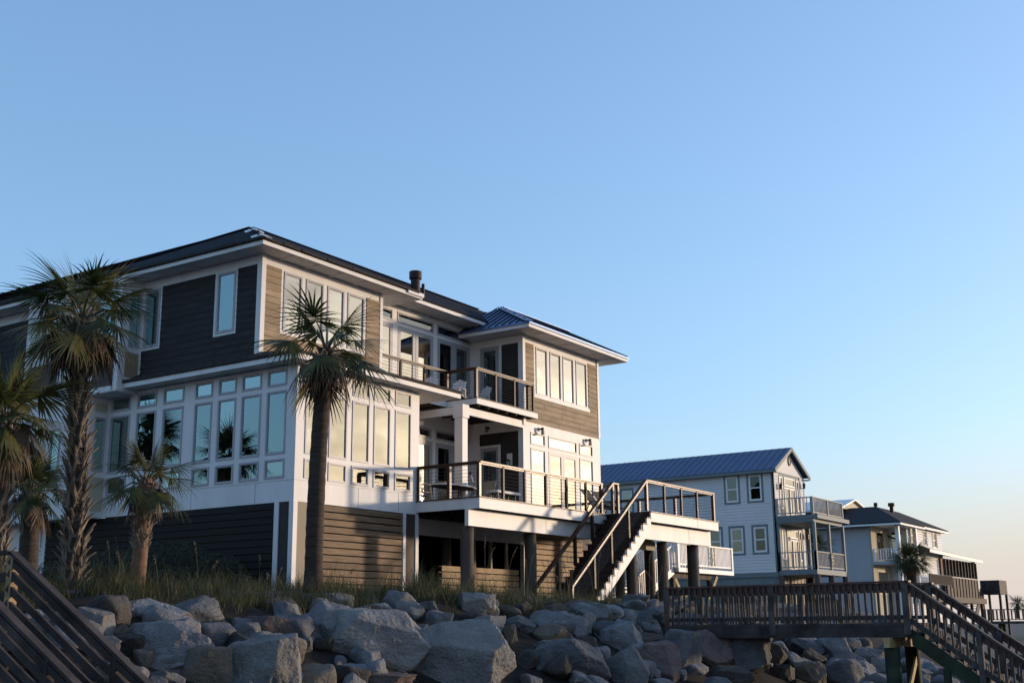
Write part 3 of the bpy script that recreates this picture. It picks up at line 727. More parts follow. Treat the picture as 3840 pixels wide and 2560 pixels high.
t = MB(); t.box(31.95, 33.3, 21.8, 22.25, zd + 0.56, zd + 0.64); t.build('tabletop', M_WHITE, bn)
for x in (32.1, 33.1):
    for y in (21.88, 22.16):
        l = MB(); l.tube([(x, y, zd), (x, y, zd + 0.56)], 0.018, 6); l.build('leg', M_ALU, bn)
pl_ = thing('folded_pole', 'thin leaning pole with a black ball tip beside the white column', 'pole', (32.2, 22.7, zd))
t = MB(); t.tube([(32.35, 22.7, zd), (31.8, 22.75, 4.88)], 0.014, 6); t.build('shaft', M_ALU, pl_)
t = MB(); t.tube([(31.81, 22.75, 4.86), (31.79, 22.75, 4.90), (31.77, 22.75, 4.94)], 0.045, 10); t.build('tip', M_BLACK, pl_, smooth=True)
def lounge(x, label):
    c = thing('lounge_chair', label, 'lounge chair', (x, 20.7, zd), 'reclining chairs by the stair head')
    s_ = MB(); s_.beam((x, 21.15, zd + 0.98), (x, 20.62, zd + 0.30), 0.56, 0.014, (0, 1, 0)); s_.build('backrest', M_SLINGD, c)
    s_ = MB(); s_.beam((x, 20.62, zd + 0.30), (x, 20.12, zd + 0.36), 0.56, 0.014); s_.build('seat', M_SLINGD, c)
    f = MB()
    for q in (-0.29, 0.29):
        f.tube([(x + q, 21.16, zd + 1.0), (x + q, 20.62, zd + 0.30), (x + q, 20.1, zd + 0.37)], 0.016, 6)
        f.tube([(x + q, 21.0, zd), (x + q, 20.75, zd + 0.5), (x + q, 20.3, zd + 0.55), (x + q, 20.15, zd)], 0.016, 6)
    f.build('frame', M_BLACK if x < 36.5 else M_ALU, c, smooth=True)
lounge(36.36, 'dark sling recliner in front of the tower glass doors, left one of two')
lounge(37.1, 'dark sling recliner half hidden by the stair handrail, right one of two')
# ================================================================ ground
def crest(X): return 16.4 - 1.2 * min(1.0, max(0.0, (X - 13) / 8.0))
def terr(X, Y):
    c = crest(X); n = 0.10 * math.sin(X * 0.9 + Y * 0.5) + 0.06 * math.sin(X * 2.3 - Y * 1.7)
    if Y >= c:
        t = min(1, (Y - c) / 3.0); z = 0.38 + 0.42 * t + n * (1 - 0.6 * t)
    else: z = max(0.38 - (c - Y) * 0.5 + n * 0.5, -1.75 + n * 0.25)
    f = min(1.0, max(0.0, (X - 50) / 22.0))
    return z + (min(z, -1.3 + n * .3) - z) * f
gx = [-400, -200, -80, -30, -10, 0, 6] + [8 + i * 0.6 for i in range(70)] + [51 + i * 2.5 for i in range(30)] + [130, 160, 220, 320, 500, 900, 2000]
gy = [-25, -12, -4, 0, 4] + [6 + i * 0.5 for i in range(32)] + [22.5 + i * 3 for i in range(8)] + [50, 60, 80, 120, 200, 400, 900, 2000]
g = MB(); nx, ny = len(gx), len(gy)
g.v = [(x, y, terr(x, y)) for y in gy for x in gx]
g.f = [(j * nx + i, j * nx + i + 1, (j + 1) * nx + i + 1, (j + 1) * nx + i) for j in range(ny - 1) for i in range(nx - 1)]
M_SAND = mat('dune_and_beach_sand', (0.085, 0.08, 0.078), 0.9, 0.4, 0.9, bump=0.6, bscale=6)
tag(g.build('ground', M_SAND, smooth=True, fixn=False), kind='structure')
# bank soil coloured near black to paint in the deep shade between the boulders
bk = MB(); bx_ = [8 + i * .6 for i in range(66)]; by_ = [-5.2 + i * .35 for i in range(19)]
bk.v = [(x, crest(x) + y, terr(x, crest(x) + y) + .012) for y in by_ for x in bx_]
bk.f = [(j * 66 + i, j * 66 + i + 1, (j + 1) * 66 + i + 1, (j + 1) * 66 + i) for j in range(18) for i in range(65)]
M_BANK = mat('shade_toned_bank_soil', (0.016, 0.0135, 0.0115), 0.9, 0.5, 1.5, bump=0.8, bscale=8)
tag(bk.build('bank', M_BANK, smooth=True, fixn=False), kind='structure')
s_ = MB(); s_.add([(-3000, -3000, -1.9), (4000, -3000, -1.9), (4000, -14, -1.9), (-3000, -14, -1.9)], [(0, 1, 2, 3)])
M_SEA = mat('sea_water', (0.05, 0.08, 0.09), 0.12, 0.2, 0.3, bump=0.3, bscale=2)
tag(s_.build('sea', M_SEA, fixn=False), kind='structure')

# ================================================================ boulders of the sea wall
def ico(sub):
    import bmesh
    b = bmesh.new(); bmesh.ops.create_icosphere(b, subdivisions=sub, radius=1.0)
    v = np.array([x.co[:] for x in b.verts]); f = [tuple(q.index for q in x.verts) for x in b.faces]; b.free()
    v /= np.linalg.norm(v, axis=1)[:, None]
    return v, f
ICO = {k: ico(k) for k in (3, 4, 6)}
def vnoise(p, seed):
    p = p + seed * 17.13; i = np.floor(p).astype(np.int64); f = p - i; f = f * f * (3 - 2 * f)
    def h(a, b, c):
        n = (a * 374761393 + b * 668265263 + c * 2147483647 + seed * 1274126177) & 0xffffffff
        n = ((n ^ (n >> 13)) * 1274126177) & 0xffffffff
        return ((n ^ (n >> 16)) & 0xffff) / 65535.0 * 2 - 1
    r = 0
    for dx in (0, 1):
        for dy in (0, 1):
            for dz in (0, 1):
                wgt = (f[:, 0] if dx else 1 - f[:, 0]) * (f[:, 1] if dy else 1 - f[:, 1]) * (f[:, 2] if dz else 1 - f[:, 2])
                r = r + wgt * h(i[:, 0] + dx, i[:, 1] + dy, i[:, 2] + dz)
    return r
def rock_shape(seed, sub, sharp=90):
    rg = np.random.RandomState(seed); d, f = ICO[sub]
    k = rg.randint(6, 9); n = rg.normal(size=(k, 3)); n[:, 2] *= 0.8
    n /= np.linalg.norm(n, axis=1)[:, None]; dist = rg.uniform(0.52, 0.85, k)
    base = np.array([[1, 0, 0], [-1, 0, 0], [0, 1, 0], [0, -1, 0], [0, 0, 1], [0, 0, -1.0]]) + rg.normal(size=(6, 3)) * 0.22
    base /= np.linalg.norm(base, axis=1)[:, None]
    chip = rg.normal(size=(16, 3)); chip /= np.linalg.norm(chip, axis=1)[:, None]
    n = np.vstack([n, base, chip]); dist = np.concatenate([dist, rg.uniform(0.72, 0.95, 6), rg.uniform(0.84, 1.0, 16)])
    wob = d + 0.05 * np.stack([vnoise(d * 2.2, seed + j) for j in (1, 2, 3)], 1)
    q = np.clip(wob @ n.T, 0, None) / dist
    r = (q ** sharp).sum(1) ** (-1.0 / sharp)
    v = d * r[:, None]
    nz = 0.03 * vnoise(v * 2.6, seed + 5) + 0.024 * vnoise(v * 6, seed + 6) + 0.014 * np.abs(vnoise(v * 13, seed + 7))
    if sub >= 6: nz = nz + 0.009 * vnoise(v * 28, seed + 8) + 0.006 * vnoise(v * 60, seed + 9)
    v = v * (1 + nz)[:, None]
    return v, f
def rock_mat(name, a, b_, c):
    m = bpy.data.materials.new(name); m.use_nodes = True; t = m.node_tree; p = t.nodes['Principled BSDF']
    p.inputs['Roughness'].default_value = 0.85; p.inputs['Specular IOR Level'].default_value = 0.25
    tcn = t.nodes.new('ShaderNodeTexCoord'); oi = t.nodes.new('ShaderNodeObjectInfo')
    ad = t.nodes.new('ShaderNodeVectorMath'); ad.operation = 'ADD'
    sc = t.nodes.new('ShaderNodeMath'); sc.operation = 'MULTIPLY'; sc.inputs[1].default_value = 57.0
    t.links.new(oi.outputs['Random'], sc.inputs[0]); t.links.new(tcn.outputs['Object'], ad.inputs[0]); t.links.new(sc.outputs[0], ad.inputs[1])
    def nz(s, dt, dist=0.0):
        n = t.nodes.new('ShaderNodeTexNoise'); n.inputs['Scale'].default_value = s; n.inputs['Detail'].default_value = dt; n.inputs['Distortion'].default_value = dist
        t.links.new(ad.outputs[0], n.inputs['Vector']); return n
    big = nz(1.7, 6, 0.8); r1 = t.nodes.new('ShaderNodeValToRGB'); r1.color_ramp.elements[0].position = 0.33; r1.color_ramp.elements[1].position = 0.68
    r1.color_ramp.elements[0].color = (*a, 1); r1.color_ramp.elements[1].color = (*b_, 1); t.links.new(big.outputs['Fac'], r1.inputs[0])
    sp = nz(55, 5); r2 = t.nodes.new('ShaderNodeValToRGB'); r2.color_ramp.elements[0].position = 0.42; r2.color_ramp.elements[1].position = 0.66
    r2.color_ramp.elements[0].color = (0.78, 0.78, 0.78, 1); r2.color_ramp.elements[1].color = (1.2, 1.2, 1.2, 1); t.links.new(sp.outputs['Fac'], r2.inputs[0])
    mx = t.nodes.new('ShaderNodeMix'); mx.data_type = 'RGBA'; mx.blend_type = 'MULTIPLY'; mx.inputs['Factor'].default_value = 1
    t.links.new(r1.outputs[0], mx.inputs['A']); t.links.new(r2.outputs[0], mx.inputs['B'])
    st = nz(0.9, 3, 1.5); r3 = t.nodes.new('ShaderNodeMapRange'); r3.inputs['From Min'].default_value = 0.55; r3.inputs['From Max'].default_value = 0.72; r3.inputs['To Max'].default_value = 0.6
    t.links.new(st.outputs['Fac'], r3.inputs['Value'])
    m3 = t.nodes.new('ShaderNodeMix'); m3.data_type = 'RGBA'; m3.inputs['B'].default_value = (*c, 1)
    t.links.new(r3.outputs[0], m3.inputs['Factor']); t.links.new(mx.outputs['Result'], m3.inputs['A'])
    # per-stone tone
    hv = t.nodes.new('ShaderNodeHueSaturation'); mr = t.nodes.new('ShaderNodeMapRange'); mr.inputs['To Min'].default_value = 0.45; mr.inputs['To Max'].default_value = 0.88
    t.links.new(oi.outputs['Random'], mr.inputs['Value']); t.links.new(mr.outputs[0], hv.inputs['Value']); t.links.new(m3.outputs['Result'], hv.inputs['Color'])
    t.links.new(hv.outputs[0], p.inputs['Base Color'])
    bn = t.nodes.new('ShaderNodeBump'); bn.inputs['Strength'].default_value = 0.9; bn.inputs['Distance'].default_value = 0.045
    n4 = nz(9, 12, 0.6); t.links.new(n4.outputs['Fac'], bn.inputs['Height']); t.links.new(bn.outputs[0], p.inputs['Normal'])
    return m
RM_ = {'g': rock_mat('grey_granite', (0.145, 0.15, 0.162), (0.265, 0.268, 0.275), (0.20, 0.175, 0.15)),
       'l': rock_mat('pale_granite', (0.21, 0.205, 0.20), (0.34, 0.33, 0.315), (0.24, 0.215, 0.18)),
       'b': rock_mat('brown_stone', (0.12, 0.105, 0.088), (0.20, 0.172, 0.14), (0.12, 0.09, 0.065)),
       'r': rock_mat('reddish_granite', (0.145, 0.105, 0.098), (0.235, 0.18, 0.165), (0.13, 0.085, 0.08)),
       'd': rock_mat('dark_stone', (0.055, 0.05, 0.048), (0.105, 0.098, 0.092), (0.06, 0.05, 0.04))}
CR, CU, CF = Vector(cx), Vector(cy), Vector(cz)
FPX = 4503.0 / 1.632653
def dray(x, y): return CF + CR * ((x - 1176) / FPX) - CU * ((y - 784) / FPX)
def hit_bank(x, y):
    r = dray(x, y); t = 10.0
    while t < 130:
        p = r * t
        if p.z < terr(p.x, p.y): return t, p
        t += 0.04
    return None, None
FWD = Vector((cz[0], cz[1], 0)).normalized(); RGT = Vector((FWD.y, -FWD.x, 0))
def put_rock(cxp, cyp, wp, hp, kind, seed, label, sub=6, push=0.22, inflate=1.16, name='boulder', group='boulders of the sea wall', depth=None):
    t, p = hit_bank(cxp, min(cyp + hp * 0.25, 1640))
    if t is None: return
    if depth: t = depth
    wd = wp * t / FPX * inflate; ht = hp * t / FPX * inflate
    c = dray(cxp, cyp) * (t + push * wd)
    v, f = rock_shape(seed, sub)
    lo, hi = v.min(0), v.max(0); v = (v - (lo + hi) / 2) / (hi - lo)
    dp = 0.5 * wd + 0.5 * ht
    L = v * np.array([wd, dp, ht])
    me = bpy.data.meshes.new(name)
    W = np.outer(L[:, 0], np.array(RGT)) + np.outer(L[:, 1], np.array(FWD)); W[:, 2] += L[:, 2]
    me.from_pydata(W.tolist(), [], f); me.polygons.foreach_set('use_smooth', [False] * len(f)); me.materials.append(RM_[kind])
    o = bpy.data.objects.new(name, me); o.location = c; COL.objects.link(o)
    return tag(o, label, 'boulder', group)
ROCKS = [
 (212, 1442, 80, 86, 'g', 'grey angular boulder seen just right of the left wooden stair rails'),
 (257, 1404, 32, 44, 'g', 'small upright pointed stone left of the flat pale slab under the grass'),
 (350, 1410, 178, 64, 'l', 'wide flat pale grey slab under the dune grass below the small palm'),
 (376, 1490, 205, 116, 'g', 'broad cracked grey boulder directly under the wide flat pale slab'),
 (290, 1482, 80, 52, 'd', 'dark stone wedged beneath the flat pale slab at the left'),
 (598, 1535, 176, 140, 'l', 'big blocky blue grey boulder cut by the bottom edge, below the reddish one'),
 (604, 1452, 136, 68, 'r', 'reddish brown boulder half buried in sand beneath the dune grass'),
 (658, 1407, 56, 48, 'g', 'small grey stone at the grass edge left of the smooth palm trunk'),
 (757, 1383, 102, 40, 'l', 'pale peaked stone sitting at the foot of the smooth trunked palm'),
 (758, 1442, 108, 116, 'g', 'tall grey boulder with a steep lit face under the smooth trunked palm'),
 (862, 1478, 246, 146, 'l', 'huge pale pitted boulder filling the bank left of centre'),
 (1045, 1518, 250, 168, 'l', 'largest triangular grey boulder at the bottom centre of the bank'),
 (1092, 1394, 84, 60, 'l', 'smooth rounded pale boulder on the crest in front of the leftmost deck pile'),
 (1010, 1437, 58, 56, 'g', 'upright grey stone leaning between the two biggest boulders'),
 (1120, 1444, 74, 54, 'g', 'blocky grey stone just above the largest triangular boulder'),
 (1196, 1438, 62, 46, 'g', 'medium grey stone with a split front, right of the blocky one'),
 (1258, 1434, 116, 54, 'g', 'long low grey boulder lying across the bank under the stair foot'),
 (1258, 1462, 80, 54, 'b', 'brownish ribbed stone tucked under the long low grey boulder'),
 (1307, 1525, 162, 104, 'g', 'wide dark fronted block at the bottom right of the largest triangular boulder'),
 (1425, 1541, 112, 100, 'g', 'cracked grey boulder with a notched top at the bottom edge'),
 (1420, 1468, 110, 82, 'g', 'smooth blue grey boulder leaning right in the middle of the bank'),
 (1342, 1436, 50, 52, 'g', 'pointed grey stone standing in front of the stair foot'),
 (1358, 1420, 68, 54, 'g', 'grey wedge stone behind the pointed one by the stair foot'),
 (1389, 1409, 78, 38, 'g', 'flat grey stone right of the wedge below the white stringer'),
 (1462, 1384, 54, 34, 'g', 'small dark grey stone on the crest right of the stairs beneath the deck'),
 (1503, 1416, 82, 46, 'g', 'long greyish brown stone lying on the crest left of the boardwalk'),
 (1450, 1424, 68, 48, 'g', 'triangular stone below the small dark crest stone right of the stairs'),
 (1489, 1476, 82, 44, 'r', 'pinkish flat topped stone behind the red boulder near the boardwalk'),
 (1508, 1521, 96, 88, 'r', 'red tinged boulder with a sloping side, bottom right of the bank centre'),
 (1566, 1510, 86, 114, 'g', 'tall lit grey boulder right of the red tinged one'),
 (1637, 1500, 100, 96, 'r', 'mauve grey boulder between the tall lit one and the blue grey giant'),
 (1705, 1502, 106, 138, 'g', 'blue grey giant with a sharp ridge under the boardwalk beam'),
 (1583, 1440, 82, 58, 'g', 'rounded grey boulder at the left end of the boardwalk'),
 (1650, 1440, 94, 58, 'g', 'grey boulder touching the lower edge of the boardwalk railing'),
 (1677, 1556, 92, 52, 'd', 'dark low stone at the bottom edge below the blue grey giant'),
 (1763, 1506, 76, 58, 'b', 'dark brown stone in the shade right under the boardwalk'),
 (1848, 1486, 78, 60, 'g', 'grey slab sloping under the middle of the boardwalk'),
 (1912, 1506, 82, 82, 'g', 'big steep grey boulder left of the boardwalk support posts'),
 (1800, 1548, 56, 42, 'd', 'dark stone at the bottom edge under the brown shaded one'),
 (1860, 1550, 66, 56, 'b', 'brown round stone at the bottom edge below the steep grey boulder'),
 (1985, 1514, 82, 54, 'g', 'pale grey boulder just left of the green boardwalk posts'),
 (1942, 1474, 58, 34, 'l', 'pale stone high on the bank seen under the boardwalk beam'),
 (1960, 1556, 72, 40, 'g', 'flat grey stone cut by the bottom edge left of the boardwalk posts'),
 (2018, 1530, 56, 50, 'g', 'grey stone partly behind the first green boardwalk post'),
 (2121, 1537, 44, 48, 'l', 'lone pale stone on the sand between the boardwalk posts'),
 (2052, 1500, 56, 46, 'g', 'grey stone seen between the two braced boardwalk posts'),
 (1498, 1446, 44, 42, 'g', 'small square standing stone under the long crest stone'),
 (1555, 1404, 36, 40, 'g', 'small pointed stone at the very start of the boardwalk railing'),
 (1171, 1461, 34, 48, 'b', 'narrow upright brown stone above the gap right of the largest boulder'),
 (871, 1399, 56, 28, 'g', 'low grey stone on the crest behind the huge pitted boulder'),
 (935, 1398, 74, 34, 'g', 'rounded grey stone on the crest under the slatted screen corner post'),
 (984, 1393, 42, 24, 'g', 'little dark grey stone on the crest right of the rounded one'),
 (690, 1480, 52, 48, 'g', 'small blue grey stone between the reddish boulder and the tall one'),
 (840, 1566, 205, 52, 'r', 'long pinkish grey stone along the bottom edge under the huge pitted boulder'),
 (1255, 1486, 60, 30, 'g', 'low stone above the wide dark fronted block'),
 (1330, 1478, 74, 34, 'd', 'dark flat stone behind the wide dark fronted block'),
]
for i, (a, b_, c, d, k, lab) in enumerate(ROCKS): put_rock(a, b_, c, d, k, (5000 if i in (31, 35, 36) else 100) + i * 7, lab)
# smaller stones filling the gaps of the bank
proto = [rock_shape(900 + i, 4) for i in range(10)]
pm_ = []
for i, (v, f) in enumerate(proto):
    lo, hi = v.min(0), v.max(0); v = (v - (lo + hi) / 2) / (hi - lo)
    for k in 'gggd' if i % 4 else 'gdgb':
        me = bpy.data.meshes.new('stone'); me.from_pydata(v.tolist(), [], f); me.polygons.foreach_set('use_smooth', [True] * len(f)); me.materials.append(RM_[k]); pm_.append(me)
rs = random.Random(5); cnt = 0
def in_view(p):
    q = Vector(p); zc = q.dot(CF)
    if zc <= 1: return None
    return 1176 + FPX * q.dot(CR) / zc, 784 - FPX * q.dot(CU) / zc
while cnt < 298:
    if cnt < 34: X = rs.uniform(30.2, 40.5); Y = rs.uniform(8.8, 14.0); s_ = rs.uniform(.6, 1.15)
    elif cnt < 92: X = rs.uniform(10.5, 18.5); Y = crest(X) + .3 - rs.triangular(0, 4.5, 1.6); s_ = rs.choice((.3, .4, .5, .62))
    elif cnt < 280: X = rs.uniform(10.5, 41); Y = crest(X) + 0.5 - rs.triangular(0, 5.2, 1.2); s_ = rs.choice((0.32, 0.42, 0.5, 0.6, 0.7, 0.8))
    else: X = rs.uniform(40, 60); Y = rs.uniform(10.5, 21.5); s_ = rs.uniform(0.6, 1.3)
    px = in_view((X, Y, terr(X, Y)))
    if not px or not (-40 < px[0] < 2360 and px[1] < 1590): continue
    if px[0] < 660 and px[1] < 1410: continue
    o = bpy.data.objects.new('stone', rs.choice(pm_)); COL.objects.link(o); cnt += 1
    o.location = (X, Y, terr(X, Y) + s_ * 0.08); o.scale = (s_ * rs.uniform(.8, 1.3), s_ * rs.uniform(.8, 1.3), s_ * rs.uniform(.55, .9)); o.rotation_euler = (rs.uniform(-.4, .4), rs.uniform(-.4, .4), rs.uniform(0, 6.28))
    if cnt <= 280: tag(o, 'small broken stone wedged in the gaps between larger boulders of the bank', 'stone', 'small stones of the sea wall')
    else: tag(o, 'distant grey stone in front of the blue roofed house beyond the boardwalk', 'stone', 'stones beyond the boardwalk')
# ================================================================ palms and plants
def leaf_mat(name, a, b_, rough=0.5, trans=0.25):
    m = bpy.data.materials.new(name); m.use_nodes = True; t = m.node_tree; p = t.nodes['Principled BSDF']
    p.inputs['Roughness'].default_value = rough; p.inputs['Specular IOR Level'].default_value = 0.4
    g_ = t.nodes.new('ShaderNodeTexCoord'); n = t.nodes.new('ShaderNodeTexNoise'); n.inputs['Scale'].default_value = 4.5; n.inputs['Detail'].default_value = 3
    t.links.new(g_.outputs['Object'], n.inputs['Vector'])
    r = t.nodes.new('ShaderNodeValToRGB'); r.color_ramp.elements[0].position = 0.35; r.color_ramp.elements[1].position = 0.65
    r.color_ramp.elements[0].color = (*a, 1); r.color_ramp.elements[1].color = (*b_, 1)
    t.links.new(n.outputs['Fac'], r.inputs[0]); t.links.new(r.outputs[0], p.inputs['Base Color'])
    tl = t.nodes.new('ShaderNodeBsdfTranslucent'); t.links.new(r.outputs[0], tl.inputs['Color'])
    mx = t.nodes.new('ShaderNodeMixShader'); mx.inputs[0].default_value = trans
    t.links.new(p.outputs[0], mx.inputs[1]); t.links.new(tl.outputs[0], mx.inputs[2]); t.links.new(mx.outputs[0], t.nodes['Material Output'].inputs[0])
    return m
M_FROND = leaf_mat('palm_frond_green', (0.024, 0.037, 0.012), (0.082, 0.092, 0.028))
M_FRONDO = leaf_mat('palm_frond_olive', (0.06, 0.07, 0.022), (0.15, 0.13, 0.05))
M_DEAD = leaf_mat('palm_frond_dead', (0.07, 0.05, 0.034), (0.17, 0.12, 0.08), 0.8, 0.15)
M_BOOT = mat('palm_boot_grey', (0.21, 0.172, 0.14), 0.85, 0.4, 3, (1, 1, .5), bump=0.5, bscale=30)
M_TRUNK = mat('palm_trunk_bark', (0.062, 0.05, 0.042), 0.9, 0.35, 3, (1, 1, 7), bump=0.6, bscale=9)
M_TRUNKR = mat('palm_trunk_rust', (0.17, 0.105, 0.07), 0.9, 0.35, 3, (1, 1, 3), bump=0.6, bscale=12)
def fan(mb, hub, d, size, rg, n=34, droop=0.35, spread=118, fold=0.35, wd=0.022, petiole=None):
    """one costapalmate leaf: leaflets radiating from the hub, folded along the midrib d"""
    d = d.normalized(); up = Vector((0, 0, 1)); sdv = d.cross(up)
    if sdv.length < 0.05: sdv = Vector((1, 0, 0)).cross(d)
    sdv.normalize(); nrm = sdv.cross(d).normalized()
    roll = rg.uniform(-0.5, 0.5); sdv, nrm = sdv * math.cos(roll) + nrm * math.sin(roll), nrm * math.cos(roll) - sdv * math.sin(roll)
    for i in range(n):
        a = R(spread) * (2 * (i + 0.5) / n - 1) + rg.uniform(-0.03, 0.03)
        ln = size * (1.0 - 0.42 * (abs(a) / R(spread)) ** 1.6) * rg.uniform(0.86, 1.08)
        base = hub + d * (0.16 * size * math.cos(a) * (1 if abs(a) < 1.5 else 0.2))
        dirv = (d * math.cos(a) + sdv * math.sin(a) - nrm * (fold * abs(math.sin(a))) ).normalized()
        w0 = wd * size * rg.uniform(0.8, 1.2)
        perp = dirv.cross(nrm).normalized()
        p = base; o = len(mb.v); segs = 5; bend = droop * rg.uniform(0.4, 1.6)
        for k in range(segs + 1):
            t = k / segs; ww = w0 * (0.5 + 1.6 * t if t < 0.35 else 1.06 * (1 - t) / 0.65 + 0.04)
            mb.v.append(tuple(p - perp * ww)); mb.v.append(tuple(p + perp * ww))
            dv = (dirv + Vector((0, 0, -1)) * bend * t * t * 1.6).normalized(); p = p + dv * (ln / segs)
        for k in range(segs): q = o + 2 * k; mb.f.append((q, q + 1, q + 3, q + 2))
def palm(name, base, crown, rad, label, seed, trunk_r, boots=0.0, nfr=26, ndead=12, boot_len=0.3, trunk_m=None, lean=0.0, olive=0.3, group=None, boot_top=True, dense=34, petl=0.62, top=86):
    rg = random.Random(seed); base = Vector(base); crown = Vector(crown)
    t = thing(name, label, 'palm tree', base, group)
    H = crown - base; n = 14
    def axis(s): return base + H * s + Vector((math.sin(s * math.pi), 0.4 * math.sin(s * math.pi), 0)) * lean
    tr = MB(); o = 0; N_ = 18
    for i in range(n * 3 + 1):
        s = i / (n * 3); p = axis(s); r = trunk_r * (1.12 - 0.18 * s + 0.25 * max(0, 0.08 - s) / 0.08) * (1 + 0.03 * math.sin(i * 2.4))
        for k in range(N_):
            a = 2 * math.pi * k / N_; tr.v.append((p.x + r * math.cos(a) * (1 + .03 * rg.uniform(-1, 1)), p.y + r * math.sin(a) * (1 + .03 * rg.uniform(-1, 1)), p.z))
    for i in range(n * 3):
        for k in range(N_): a = i * N_ + k; b_ = i * N_ + (k + 1) % N_; tr.f.append((a, b_, b_ + N_, a + N_))
    tr.build('trunk', trunk_m or M_TRUNK, t, smooth=True, fixn=False)
    # old leaf bases
    bt = MB()
    Lz = H.length
    if boots > 0: span = (1 - boots, 0.985)
    elif boot_top: span = (0.86, 0.985)
    else: span = None
    if span:
        nring = max(2, int((span[1] - span[0]) * Lz / (boot_len * 0.42))); per = 4
        for k in range(nring):
            s = span[0] + (span[1] - span[0]) * k / nring
            for j in range(per):
                if rg.random() < 0.08: continue
                a = 2 * math.pi * (j + 0.5 * (k % 2)) / per + 0.12 * k + rg.uniform(-.1, .1); p = axis(s + rg.uniform(-.15, .15) / nring); rr = trunk_r * (1.08 - .15 * s)
                rad_ = Vector((math.cos(a), math.sin(a), 0)); tan_ = Vector((-math.sin(a), math.cos(a), 0)); L_ = boot_len * rg.uniform(0.75, 1.2)
                p0 = p + rad_ * rr * 0.9
                for sg in (-1, 1):
                    w0, w1, th = L_ * .15, L_ * .10, L_ * .07
                    q0 = p0 + tan_ * sg * w0 * .35; q1 = p0 + Vector((0, 0, L_ * .55)) + rad_ * L_ * .13 + tan_ * sg * L_ * .30; q2 = q1 + Vector((0, 0, L_ * rg.uniform(.28, .42))) + rad_ * L_ * rg.uniform(.14, .34) + tan_ * sg * L_ * .16
                    for (pa, wa), (pb, wb) in (((q0, w0), (q1, w1)), ((q1, w1), (q2, w1 * 0.7))):
                        v = [pa - tan_ * wa, pa + tan_ * wa, pa + tan_ * wa * .5 + rad_ * th, pa - tan_ * wa * .5 + rad_ * th, pb - tan_ * wb, pb + tan_ * wb, pb + tan_ * wb * .5 + rad_ * th, pb - tan_ * wb * .5 + rad_ * th]
                        bt.add(v, [(0, 1, 5, 4), (1, 2, 6, 5), (2, 3, 7, 6), (3, 0, 4, 7), (4, 5, 6, 7)])
    zs = bt.v
    if zs: bt.build('leaf_bases', M_BOOT, t, fixn=False)
    gr, ol, de, pe = MB(), MB(), MB(), MB()
    for i in range(nfr):
        s = (i + 0.5) / nfr; el = R(top - (top + 26) * s ** 0.9 + rg.uniform(-10, 10)); az = i * R(137.5) + rg.uniform(-.25, .25)
        d = Vector((math.cos(az) * math.cos(el), math.sin(az) * math.cos(el), math.sin(el)))
        pl = rad * petl * rg.uniform(0.75, 1.05) * (0.55 if el > R(55) else 1)
        hub = crown + d * pl + Vector((0, 0, -0.10 * rad * math.cos(el)))
        d2 = (d + Vector((0, 0, -0.35 * math.cos(el)))).normalized()
        pe.tube([crown - Vector((0, 0, .08)), crown + d * pl * .55, hub], 0.022 * rad / 1.2, 4, 0.012 * rad / 1.2, cap=False)
        fan(ol if rg.random() < olive else gr, hub, d2, rad * rg.uniform(0.62, 0.78), rg, n=dense, droop=0.25 + 0.35 * s, fold=0.25 + .3 * rg.random())
    for i in range(ndead):
        az = i * R(137.5) * 1.03 + rg.uniform(-.3, .3); el = R(rg.uniform(-58, -12))
        d = Vector((math.cos(az) * math.cos(el), math.sin(az) * math.cos(el), math.sin(el)))
        hub = crown + d * rad * rg.uniform(.2, .5) + Vector((0, 0, -0.06 * rad))
        pe.tube([crown - Vector((0, 0, .1)), hub], 0.02, 4, 0.012, cap=False)
        fan(de, hub, (d + Vector((0, 0, -.9))).normalized(), rad * rg.uniform(.5, .7), rg, n=int(dense * .8), droop=0.9, spread=80, fold=.6, wd=0.022)
    gr.build('crown', M_FROND, t, fixn=False)
    if ol.v: ol.build('olive_fronds', M_FRONDO, t, fixn=False)
    if de.v: de.build('dead_fronds', M_DEAD, t, fixn=False)
    pe.build('leaf_stalks', M_FRONDO, t, smooth=True, fixn=False)
    return t
def at(depth, x, y): return tuple(dray(x, y) * depth)
palm('cabbage_palm', at(22, 165, 1380), at(22, 188, 728), 1.32, 'tall palm with criss cross leaf stubs all up its trunk, left of the house', 11, 0.15, boots=1.0, nfr=21, ndead=17, boot_len=0.34, trunk_m=M_TRUNK, olive=0.4, petl=0.56, dense=30, top=78)
palm('cabbage_palm', at(24, 719, 1360), at(24, 750, 800), 1.4, 'palm with a smooth bare trunk standing in front of the house corner', 23, 0.165, boots=0, nfr=14, ndead=14, lean=-0.12, olive=0.2, petl=0.6, dense=28, top=66)
palm('cabbage_palm', at(21.5, 312, 1365), at(21.5, 338, 1100), 0.92, 'short palm with a rusty trunk in front of the side windows', 35, 0.13, boots=0.62, nfr=16, ndead=9, boot_len=0.22, trunk_m=M_TRUNKR, olive=0.45, dense=28)
palm('cabbage_palm', at(20.5, -22, 1400), at(20.5, 8, 955), 1.15, 'palm half cut off by the left picture edge', 47, 0.17, boots=0.8, nfr=22, ndead=18, olive=0.25)
palm('cabbage_palm', at(26, 62, 1330), at(26, 74, 1120), 1.0, 'dark shaded palm behind the two left palms, next to the slatted base', 59, 0.19, boots=0.5, nfr=22, ndead=8, olive=0.1)
palm('cabbage_palm', at(78, 2097, 1370), at(78, 2092, 1284), 1.45, 'round crowned palm in front of the third house beyond the boardwalk', 61, 0.30, boots=0, nfr=40, ndead=12, olive=0.1, dense=24)
